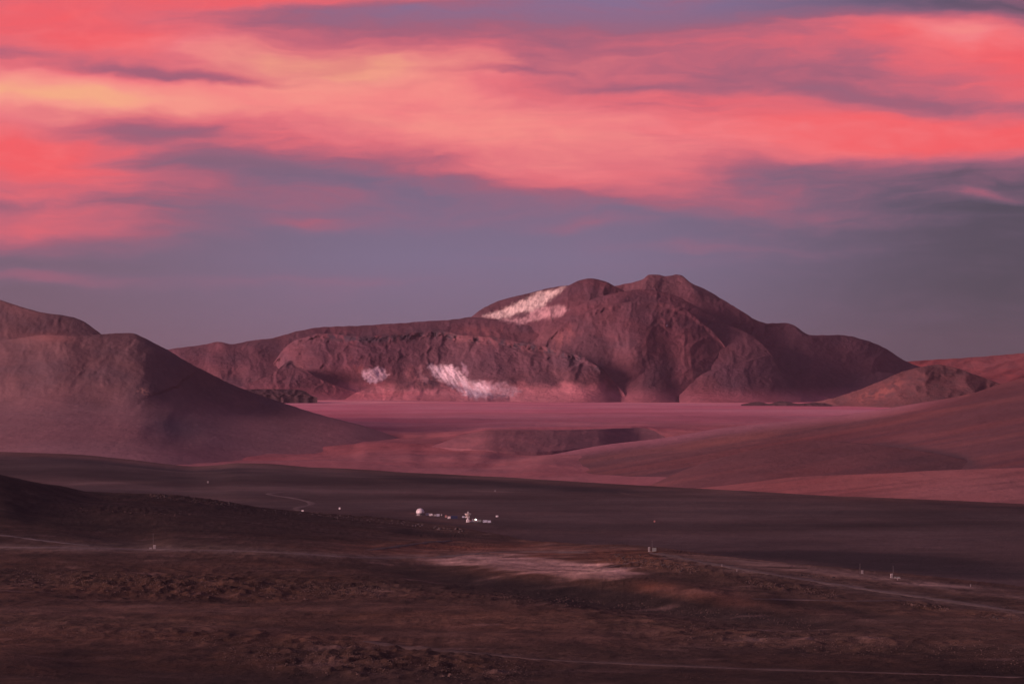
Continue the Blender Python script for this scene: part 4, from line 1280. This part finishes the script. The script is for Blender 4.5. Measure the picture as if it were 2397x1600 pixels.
# ---- dish antenna pointing up
def dish_antenna():
    p, m = foot(B, 1095.6, 1221.8)
    t = thing('dish_antenna', 'white dish antenna pointing up, with tripod feed legs on a tall pedestal', 'antenna', (p.x, p.y, p.z), math.radians(12))
    H = 24.8 * m
    zr = 20.4 * m; R = 8.2 * m; zv = 14.2 * m
    part('foundation', lambda bm: bm_lathe(bm, [(3.6, -1.5), (3.6, 0.3), (3.4, 0.35)], 24), MT['concrete'], t)
    part('pedestal', lambda bm: (bm_box(bm, -2.1, 1.7, -1.7, 1.7, 0.3, 4.3, 0.12), bm_lathe(bm, [(1.25, 4.3), (1.1, 6.4), (1.5, 6.6)], 20)), MT['white'], t)
    y = part('yoke', lambda bm: bm_box(bm, -2.3, 2.1, -1.1, 1.1, 6.2, 7.4, 0.1), MT['white'], t)
    for sx in (-1, 1):
        part('yoke_arm', lambda bm, sx=sx: bm_box(bm, sx * 1.9 - 0.35, sx * 1.9 + 0.35, -0.9, 0.9, 7.3, zv + 0.1, 0.08), MT['sunlit_cream'], t)
    part('receiver_cabin', lambda bm: bm_box(bm, -1.45, 1.45, -1.3, 1.3, 7.5, zv - 0.3, 0.1), MT['sunlit_cream'], t)
    part('side_platform', lambda bm: (bm_box(bm, -4.2, -2.0, -0.9, 0.9, 6.6, 8.4, 0.06)), MT['white'], t)

    def dish(bm):
        prof = []
        for i in range(0, 13):
            r = max(R * i / 12, 0.01); prof.append((r, zv + (zr - zv) * (i / 12) ** 1.5))
        bm_lathe(bm, prof, 48)
        bmesh.ops.solidify(bm, geom=bm.faces[:], thickness=0.12)
    d = part('dish', dish, MT['sunlit_cream'], t)
    for k in range(12):
        a = k * math.pi / 6
        part('back_rib', lambda bm, a=a: bm_tube(bm, (1.2 * math.cos(a), 1.2 * math.sin(a), zv - 0.9), (R * 0.93 * math.cos(a), R * 0.93 * math.sin(a), zr - 0.75), 0.14, 0.07, 5), MT['white'], d)
    part('rim', lambda bm: bm_lathe(bm, [(R * 0.985, zr - 0.2), (R * 1.02, zr - 0.15), (R * 1.02, zr + 0.05), (R * 0.985, zr + 0.02), (R * 0.985, zr - 0.2)], 48), MT['white'], d)
    for k in range(3):
        a = math.radians(90 + 120 * k)
        part('feed_leg', lambda bm, a=a: bm_tube(bm, (R * 0.50 * math.cos(a), R * 0.50 * math.sin(a), zv + (zr - zv) * 0.34), (0.4 * math.cos(a), 0.4 * math.sin(a), H), 0.16, 0.12, 6), MT['white'], t)
    part('subreflector', lambda bm: bm_lathe(bm, [(0.85, H - 0.5), (0.75, H - 0.1), (0.3, H + 0.15), (0.02, H + 0.2)], 20), MT['white'], t)


dish_antenna()


# ---- cabins and containers
def cabin(name, label, cat, px0, px1, pyt, pyb, mat, sheet=B, group=None, depth=None, rot=0.0, roof=None, door=True, windows=0, roof_h=0.18, gable=False):
    p, m = foot(sheet, (px0 + px1) / 2, pyb)
    w = (px1 - px0) * m; h = (pyb - pyt) * m
    dp = depth or min(max(w * 0.45, 2.0), 4.0)
    t = thing(name, label, cat, (p.x, p.y + dp / 2, p.z), rot, group)
    a, b = w / 2, dp / 2
    part('sill_beam', lambda bm: bm_box(bm, -a * 0.97, a * 0.97, -b * 0.95, b * 0.95, -0.8, 0.16), MT['dark'], t)

    def wall(bm):
        bm_box(bm, -a, a, -b, b, 0.15, h - roof_h, 0.03)
        n = max(4, int(w / 0.9))
        for i in range(n):                      # pressed ribs of the sheet wall
            x = -a + (i + 0.5) * w / n
            bm_box(bm, x - 0.09, x + 0.09, -b - 0.035, -b + 0.01, 0.3, h - roof_h - 0.15)
    wl = part('wall', wall, mat, t)
    if gable:
        def rf(bm):
            z0, z1 = h - roof_h - 0.02, h + 0.35
            v = [bm.verts.new(q) for q in ((-a - .15, -b - .2, z0), (a + .15, -b - .2, z0), (a + .15, b + .2, z0), (-a - .15, b + .2, z0), (-a - .15, 0, z1), (a + .15, 0, z1))]
            for q in ((0, 1, 5, 4), (2, 3, 4, 5), (1, 2, 5), (3, 0, 4), (3, 2, 1, 0)):
                bm.faces.new([v[i] for i in q])
        part('roof', rf, roof or mat, t)
    else:
        part('roof', lambda bm: bm_box(bm, -a - 0.06, a + 0.06, -b - 0.06, b + 0.06, h - roof_h - 0.01, h, 0.03), roof or mat, t)
    if door:
        dx = a * 0.45
        dr = part('door', lambda bm: bm_box(bm, dx - 0.42, dx + 0.42, -b - 0.09, -b - 0.03, 0.2, min(2.15, h - roof_h - 0.2), 0.01), MT['grey'], t)
        part('handle', lambda bm: bm_tube(bm, (dx + 0.3, -b - 0.13, 1.05), (dx + 0.3, -b - 0.13, 1.25), 0.025, seg=6), MT['steel'], dr)
    for k in range(windows):
        wx = -a * 0.65 + k * a * 0.55
        wd = part('window', lambda bm: bm_box(bm, wx - 0.5, wx + 0.5, -b - 0.08, -b - 0.02, h * 0.42, h * 0.75, 0.01), MT['steel'], t)
        part('pane', lambda bm: bm_box(bm, wx - 0.42, wx + 0.42, -b - 0.095, -b - 0.07, h * 0.45, h * 0.72), MT['glass'], wd)
    return t


cabin('container', 'white metal container next to the telescope dome', 'container', 996.2, 1004.0, 1200.2, 1205.7, MT['white'])
cabin('container', 'white metal container with windows, second from the telescope dome', 'container', 1004.4, 1012.2, 1201.6, 1206.6, MT['white'], windows=2)
cabin('cabin', 'low dull grey cabin between the white containers and the pale blue cabin', 'cabin', 1014.8, 1021.4, 1203.2, 1207.3, MT['grey'], windows=1)
cabin('cabin', 'pale blue cabin joined to the end of a low dull grey cabin', 'cabin', 1021.8, 1029.0, 1202.4, 1207.6, MT['pale_blue'], windows=1)
cabin('shed', 'small rusty pink shed left of the white gabled cabin', 'shed', 1041.6, 1046.0, 1205.2, 1211.0, MT['pink'], door=True)
cabin('cabin', 'white cabin with a pinkish gabled roof against the dark blue container', 'cabin', 1047.6, 1054.4, 1208.0, 1213.2, MT['white'], roof=MT['pink'], gable=True, windows=1)
cabin('container', 'long dark navy blue container in the middle of the camp', 'container', 1055.0, 1071.0, 1206.6, 1213.6, MT['navy'], door=False, depth=5.0)
cabin('cabin', 'tiny pale blue cabin just left of the dish antenna', 'cabin', 1081.8, 1087.2, 1207.2, 1211.0, MT['pale_blue'], door=False)
cabin('container', 'grey workshop container with a bright lamp on it', 'container', 1104.6, 1119.0, 1214.2, 1220.8, MT['grey'], windows=2, depth=5.0)
cabin('container', 'short grey container between the lamp and the white container pair', 'container', 1119.6, 1126.6, 1215.6, 1221.0, MT['green'], door=False)
cabin('container', 'long whitish container, left one of the pair at the end of the camp', 'container', 1130.2, 1141.0, 1216.8, 1222.4, MT['pale_blue'], windows=1)
cabin('container', 'short whitish container, right one of the pair beside a dark pickup', 'container', 1142.0, 1149.2, 1217.4, 1222.8, MT['pale_blue'], door=False)
cabin('hut', 'lone small white hut on the plain beyond the dish antenna', 'hut', 1160.4, 1166.2, 1205.8, 1209.6, MT['white'], door=True)
cabin('hut', 'tiny pinkish hut alone on the open plain behind the roadside mast station', 'hut', 1530.4, 1533.8, 1217.6, 1221.6, MT['pink'], door=False)
cabin('hut', 'tiny white hut on the plain between the winding track and the dome', 'hut', 792.9, 796.6, 1187.0, 1191.6, MT['white'], door=False)
cabin('hut', 'tiny white hut at the lower end of the winding track', 'hut', 706.0, 710.6, 1193.2, 1196.4, MT['white'], door=False)
cabin('hut', 'small grey hut at the end of the pale far track', 'hut', 484.6, 488.4, 1125.2, 1130.0, MT['steel'], door=False)
cabin('hut', 'speck of a pale hut far across the plain beyond the dome', 'hut', 1157.4, 1160.6, 1147.0, 1150.0, MT['steel'], door=False)


def tank():
    p, m = foot(B, 1034.0, 1207.0)
    t = thing('water_tank', 'small grey round tank standing behind the dark pickup', 'tank', (p.x, p.y + 1.5, p.z))
    part('shell', lambda bm: bm_lathe(bm, [(1.2, -0.5), (1.2, 2.3), (0.9, 2.55), (0.05, 2.7)], 20), MT['steel'], t)
    part('hatch', lambda bm: bm_lathe(bm, [(0.3, 2.6), (0.3, 2.85), (0.02, 2.9)], 12), MT['grey'], t)


tank()


def pickup(label, px, py, mat, flip=1, van=False):
    p, m = foot(B, px, py)
    t = thing('van' if van else 'pickup_truck', label, 'van' if van else 'truck', (p.x, p.y - 1, B.height(p.x, p.y - 1)), 0.0 if flip > 0 else math.pi)

    def body(bm):
        if van:
            prof = [(-2.4, 0.45), (2.35, 0.45), (2.45, 1.0), (2.1, 1.25), (1.5, 2.05), (-2.3, 2.15), (-2.45, 1.0)]
        else:
            prof = [(-2.6, 0.5), (2.5, 0.5), (2.6, 0.95), (2.45, 1.15), (1.3, 1.22), (0.7, 1.85), (-0.75, 1.9), (-0.95, 1.2), (-2.6, 1.18)]
        L = [bm.verts.new((x, -0.88, z)) for x, z in prof]; Rr = [bm.verts.new((x, 0.88, z)) for x, z in prof]
        n = len(prof)
        bm.faces.new(L); bm.faces.new(Rr[::-1])
        for i in range(n):
            bm.faces.new((L[i], L[(i + 1) % n], Rr[(i + 1) % n], Rr[i]))
        bmesh.ops.bevel(bm, geom=bm.edges[:], offset=0.05, segments=1, affect='EDGES')
    part('body', body, mat, t)
    for sy in (-1, 1):
        part('side_window', lambda bm, sy=sy: bm_box(bm, -0.6, 0.75, sy * 0.895 - 0.02, sy * 0.895 + 0.02, 1.3, 1.72), MT['glass'], t)
        for x in (-1.6, 1.6):
            w = part('wheel', lambda bm, x=x, sy=sy: bm_tube(bm, (x, sy * 0.68, 0.36), (x, sy * 0.95, 0.36), 0.38, seg=16), MT['tyre'], t)
            part('rim', lambda bm, x=x, sy=sy: bm_tube(bm, (x, sy * 0.9, 0.36), (x, sy * 0.97, 0.36), 0.2, seg=10), MT['steel'], w)
    for y in (-0.62, 0.62):
        part('headlight', lambda bm, y=y: bm_box(bm, 2.5, 2.62, y - 0.18, y + 0.18, 0.78, 0.95), MT['steel'], t)


pickup('dark pickup truck parked by the small round tank', 1037.0, 1208.4, MT['dark'])
pickup('red pickup truck parked at the foot of the dish antenna', 1100.8, 1219.8, MT['red'])
pickup('white van parked between the red pickup and the workshop container', 1104.0, 1221.6, MT['white'], van=True)
pickup('dark pickup truck parked at the far end of the container pair', 1152.4, 1223.4, MT['dark'], -1)


def floodlight():
    p, m = foot(B, 1113.4, 1221.4)
    t = thing('floodlight', 'lit white floodlight on a short pole at the workshop container', 'lamp', (p.x, p.y - 0.6, p.z))
    h = 5.8 * m
    part('pole', lambda bm: bm_tube(bm, (0, 0, -0.6), (0, 0, h - 0.3), 0.07, 0.05), MT['steel'], t)
    hd = part('lamp_head', lambda bm: bm_box(bm, -0.75, 0.75, -0.05, 0.35, h - 0.65, h + 0.75, 0.06), MT['dark'], t)
    part('lens', lambda bm: bm_box(bm, -0.66, 0.66, -0.12, -0.03, h - 0.56, h + 0.66), MT['lamp'], hd)
    ld = bpy.data.lights.new('floodlight_glow', 'POINT')
    ld.energy = 260.0; ld.color = (1.0, 0.93, 0.76); ld.shadow_soft_size = 0.4
    lo = bpy.data.objects.new('floodlight_glow', ld)
    sc.collection.objects.link(lo)
    lo.parent = t; lo.location = (0, -0.9, h)


floodlight()


# ---- mast stations beside the roads
def station(label, px, pyb, mast_px, mast_top, boxes, sheet=A):
    """boxes: (px0, px1, py_top, py_bottom, material)"""
    p, m = foot(sheet, px, pyb)
    t = thing('mast_station', label, 'station', (p.x, p.y, p.z), 0.0, 'mast stations along the road')
    part('base_plate', lambda bm: bm_box(bm, min((b[0] - px) for b in boxes) * m - 0.3, max((b[1] - px) for b in boxes) * m + 0.3, -1.2, 1.2, -1.2, 0.18), MT['concrete'], t)
    for i, (x0, x1, yt, yb, mt) in enumerate(boxes):
        a, b, h = (x0 - px) * m, (x1 - px) * m, (pyb - yt) * m
        c = part('cabinet', lambda bm: bm_box(bm, a, b, -0.8, 0.8, 0.15, h, 0.04), mt, t)
        part('cabinet_door', lambda bm: bm_box(bm, a + 0.12, b - 0.12, -0.85, -0.79, 0.35, h - 0.2), MT['steel'] if mt is MT['offwhite'] else mt, c)
        part('vent_hood', lambda bm: bm_box(bm, a - 0.05, b + 0.05, -0.88, 0.88, h - 0.02, h + 0.1), mt, c)
    mx = (mast_px - px) * m; H = (pyb - mast_top) * m
    ms = part('mast', lambda bm: bm_tube(bm, (mx, 0.3, 0.0), (mx, 0.3, H), 0.075, 0.05, 6), MT['steel'], t)
    part('crossbar', lambda bm: bm_tube(bm, (mx - 0.5, 0.3, H * 0.93), (mx + 0.5, 0.3, H * 0.93), 0.03, seg=6), MT['steel'], ms)


station('tall mast with a white cabinet and a wide grey-green cabinet where the road bends', 1525, 1290.5, 1526.6, 1263, [(1517.4, 1522.0, 1280, 1290, MT['offwhite']), (1526.8, 1536.5, 1281.4, 1290, MT['green'])])
station('thin mast with one small pale cabinet, beside the bare pale roadside strip', 2017, 1342, 2013.2, 1318, [(2016, 2020.8, 1334, 1341.5, MT['steel'])])
station('mast with a white cabinet and two low grey-green boxes on the pale roadside strip', 2090, 1352, 2090.8, 1323, [(2084.4, 2089.8, 1342.0, 1351, MT['offwhite']), (2093, 2098, 1348.8, 1351, MT['green']), (2100, 2106.5, 1349.4, 1351, MT['green'])])
station('mast with a white cabinet and a low box beside the left gravel road', 359, 1284.5, 358.4, 1247, [(359.2, 364.6, 1275.4, 1283, MT['offwhite']), (350.0, 355.8, 1281.0, 1283, MT['steel'])])


def marker_post(px, py, label):
    p, m = foot(A, px, py)
    t = thing('marker_post', label, 'post', (p.x, p.y, p.z), 0.0, 'white marker posts along the roads')
    part('post', lambda bm: bm_tube(bm, (0, 0, -0.5), (0, 0, 1.3), 0.13, 0.11, 8), MT['offwhite'], t)
    part('cap', lambda bm: bm_box(bm, -0.22, 0.22, -0.2, 0.2, 1.25, 1.75, 0.03), MT['steel'], t)


for px, py, lb in [(1690, 1325, 'short white marker post on the upper edge of the right gravel road'),
                   (1725, 1337, 'short white marker post on the lower edge of the right gravel road'),
                   (2101, 1357, 'short white marker post just below the two low grey-green boxes'),
                   (2272, 1372, 'lone short white marker post far along the pale roadside strip')]:
    marker_post(px, py, lb)


# ------------------------------------------------------------------ rocks
def rock_mesh(seed, sub):
    r = random.Random(seed)
    bm = bmesh.new()
    bmesh.ops.create_icosphere(bm, subdivisions=sub, radius=1.0)
    ph = [r.uniform(0, 6.28) for _ in range(6)]
    cuts = [(Vector((r.uniform(-1, 1), r.uniform(-1, 1), r.uniform(-0.4, 1))).normalized(), r.uniform(0.55, 0.85)) for _ in range(6)]
    for v in bm.verts:
        c = v.co.copy()
        for n, d in cuts:
            k = c.dot(n) - d
            if k > 0:
                c -= n * k
        c *= 1 + 0.12 * math.sin(3 * c.x + ph[0]) + 0.12 * math.sin(4 * c.y + ph[1]) + r.uniform(-0.06, 0.06)
        v.co = Vector((c.x, c.y * 0.9, c.z * 0.62))
    me = bpy.data.meshes.new('boulder')
    bm.to_mesh(me); bm.free()
    return me


mat_stone = {
    'dark': plain_material('dark_lava_stone', (0.036, 0.033, 0.036), 0.95, noise=0.4, scale=2.0),
    'grey': plain_material('grey_stone', (0.080, 0.068, 0.068), 0.95, noise=0.4, scale=2.0),
    'rust': plain_material('rusty_stone', (0.070, 0.046, 0.040), 0.95, noise=0.4, scale=2.0),
}
rocks = {}
for tone in mat_stone:
    rocks[tone] = []
    for i in range(5):
        me = rock_mesh(len(tone) * 31 + i, 2)
        me.materials.append(mat_stone[tone])
        rocks[tone].append(me)

clusters = [
    # polyline, spread in rows, count, size range in pixels, tone, label, group
    ([(352, 1159), (460, 1170), (560, 1183)], 4.0, 60, (3.5, 10.0), 'dark', 'dark boulder in the black rock line below the pale far track', 'boulders of the black rock line'),
    ([(612, 1194), (720, 1203), (830, 1213), (960, 1226)], 4.0, 52, (3.0, 7.0), 'grey', 'grey boulder in the stone line between winding track and dome', 'boulders of the grey stone line'),
    ([(952, 1226), (1010, 1233), (1085, 1243)], 4.5, 26, (4.5, 13.0), 'grey', 'pale boulder in the cluster just below the telescope camp', 'boulders below the camp'),
    ([(150, 1190), (300, 1198), (450, 1203)], 4.0, 26, (3.0, 9.0), 'rust', 'rusty boulder along the ledge on the dark left slope', 'boulders on the left ledge'),
    ([(70, 1374), (300, 1383), (560, 1394), (760, 1400)], 6.0, 46, (4.0, 11.0), 'rust', 'brown boulder edging the rocky field below the left road', 'boulders of the left rocky field'),
    ([(640, 1560), (900, 1575), (1140, 1590)], 14.0, 26, (4.0, 11.0), 'rust', 'brown boulder in the stony field on the lower slope', 'boulders of the lower stony field'),
    ([(1432, 1303), (1490, 1307), (1560, 1322), (1625, 1334)], 6.0, 22, (4.0, 10.0), 'dark', 'dark boulder in the outcrop below the bend of the road', 'boulders below the road bend'),
    ([(1845, 1341), (1900, 1347), (1965, 1352)], 2.5, 14, (3.0, 8.0), 'dark', 'dark boulder between the right road and pale roadside strip', 'boulders beside the right road'),
    ([(2130, 1414), (2165, 1419), (2205, 1424)], 4.5, 16, (4.5, 11.0), 'rust', 'rusty boulder in the small outcrop below the right road', 'boulders of the right outcrop'),
    ([(2285, 1438), (2340, 1446), (2390, 1452)], 4.0, 12, (4.0, 10.0), 'dark', 'dark boulder in the outcrop near where the right road leaves', 'boulders of the far right outcrop'),
]


def boulder(me, p, r, label, group, big):
    o = bpy.data.objects.new('boulder', me)
    sc.collection.objects.link(o)
    o.location = (p[0], p[1], p[2] + r * 0.12)
    o.scale = (r * rnd.uniform(0.8, 1.3), r * rnd.uniform(0.8, 1.2), r * rnd.uniform(0.75, 1.25))
    o.rotation_euler = (rnd.uniform(-0.2, 0.2), rnd.uniform(-0.2, 0.2), rnd.uniform(0, 6.28))
    k = o.scale.z * 0.62 / max(o.scale.x, o.scale.y)
    form = 'flat' if k < 0.48 else ('upright' if k > 0.66 else 'blocky')
    o['label'] = big + ' ' + form + ' ' + label; o['category'] = 'boulder'; o['group'] = group


for pts, spread, n, (s0, s1), tone, label, group in clusters:
    for i in range(n):
        px = rnd.uniform(pts[0][0], pts[-1][0])
        py = float(pl(pts, np.array([px]))[0]) + rnd.gauss(0, spread * 0.6)
        p, m = foot(A, px, py)
        size = s0 + (s1 - s0) * rnd.random() ** 2.2
        z = A.height(p.x, p.y)
        boulder(rocks[tone][rnd.randrange(5)], (p.x, p.y, z), size * m * 0.5, label, group, 'big' if size > s0 + 0.45 * (s1 - s0) else ('middling' if size > s0 + 0.12 * (s1 - s0) else 'small'))


# loose stones nobody could count
def loose_stones():
    bv = np.array([(1, 0.1, -0.2), (0.1, 0.9, -0.1), (-0.95, -0.1, -0.2), (-0.1, -1, -0.1), (0.15, 0.1, 0.62), (0.0, 0.0, -0.6)])
    bf = np.array([(0, 1, 4), (1, 2, 4), (2, 3, 4), (3, 0, 4), (1, 0, 5), (2, 1, 5), (3, 2, 5), (0, 3, 5)])
    R = np.random.default_rng(8)
    V, Fc = [], []
    zones = [([(30, 1352), (420, 1362), (900, 1385)], 17, 1500, (2.0, 6.5)), ([(520, 1530), (900, 1550), (1250, 1580)], 24, 1500, (2.0, 6.5)),
             ([(0, 1475), (500, 1495), (900, 1510)], 16, 500, (2.0, 6.0)), ([(1420, 1303), (1640, 1332)], 9, 350, (2.0, 8.0)),
             ([(1740, 1360), (1960, 1392)], 8, 350, (2.0, 7.0)), ([(1150, 1392), (1500, 1420), (1900, 1462)], 12, 700, (1.8, 6.0)),
             ([(1600, 1480), (2397, 1530)], 26, 1000, (2.0, 7.0)), ([(350, 1159), (560, 1183)], 5, 300, (2.0, 6.0)),
             ([(600, 1193), (960, 1226)], 4.5, 480, (1.0, 2.8)), ([(940, 1226), (1100, 1246)], 5, 220, (1.2, 3.6)),
             ([(140, 1190), (460, 1203)], 4, 300, (1.0, 3.0)), ([(1980, 1380), (2397, 1440)], 12, 700, (1.0, 3.2)),
             ([(2110, 1412), (2220, 1424)], 6, 160, (2.0, 8.0)), ([(1180, 1255), (1500, 1285)], 5, 260, (1.0, 2.6)),
             ([(0, 1590), (1200, 1600), (2397, 1600)], 16, 800, (1.0, 3.8)), ([(1020, 1330), (1300, 1355)], 6, 260, (1.0, 3.0))]
    zones += [([(0, 1320), (2397, 1400)], 60, 3000, (0.8, 2.6)), ([(0, 1440), (2397, 1470)], 60, 3500, (0.8, 2.6)), ([(0, 1540), (2397, 1560)], 60, 3000, (0.8, 3.0)), ([(0, 1230), (1200, 1270)], 30, 1200, (0.8, 2.2))]
    off = 0
    for pts, spread, n, (s0, s1) in zones:
        n = int(n * 1.4)
        for i in range(n):
            px = R.uniform(pts[0][0], pts[-1][0])
            cl = math.sin(px / 23.0) + math.sin(px / 61.0 + 1)
            if cl < -0.3 and R.random() < 0.55:
                continue
            py = float(np.interp(px, [q[0] for q in pts], [q[1] for q in pts])) + R.normal() * spread * 0.6
            p = A.at_pixel(px, py)
            m = K * p.y
            s = (s0 + (s1 - s0) * R.random() ** 3) * m * 0.5
            a = R.uniform(0, 6.28); ca, sa = math.cos(a), math.sin(a)
            sx, sy, sz = s * R.uniform(0.8, 1.4), s * R.uniform(0.8, 1.2), s * R.uniform(0.7, 1.3)
            q = bv * (sx, sy, sz)
            q = np.stack([q[:, 0] * ca - q[:, 1] * sa + p.x, q[:, 0] * sa + q[:, 1] * ca + p.y, q[:, 2] + p.z + s * 0.1], -1)
            V.append(q); Fc.append(bf + off); off += len(bv)
    V = np.concatenate(V); Fc = np.concatenate(Fc)
    me = bpy.data.meshes.new('loose_stones')
    me.from_pydata(V.tolist(), [], Fc.tolist())
    me.materials.append(mat_stone['rust'])
    o = bpy.data.objects.new('loose_stones', me)
    sc.collection.objects.link(o)
    o['kind'] = 'stuff'
    o['label'] = 'loose brown stones scattered over the slopes'


loose_stones()

# ------------------------------------------------------------------ haze
def haze_box():
    me = bpy.data.meshes.new('haze')
    bm = bmesh.new()
    bmesh.ops.create_cube(bm, size=1.0)
    for v in bm.verts:
        v.co.x *= 124000; v.co.y *= 124000
        v.co.z = -350.0 if v.co.z < 0 else 640.0
    bm.to_mesh(me); bm.free()
    m = bpy.data.materials.new('haze_air')
    m.use_nodes = True
    nt = m.node_tree; nt.nodes.clear()
    out = nt.nodes.new('ShaderNodeOutputMaterial')
    pv = nt.nodes.new('ShaderNodeVolumePrincipled')
    pv.inputs['Color'].default_value = (0.84, 0.62, 0.76, 1)
    pv.inputs['Density'].default_value = 0.55e-5
    pv.inputs['Anisotropy'].default_value = 0.3
    nt.links.new(pv.outputs[0], out.inputs['Volume'])
    me.materials.append(m)
    o = bpy.data.objects.new('haze', me); sc.collection.objects.link(o)
    o['kind'] = 'stuff'


haze_box()
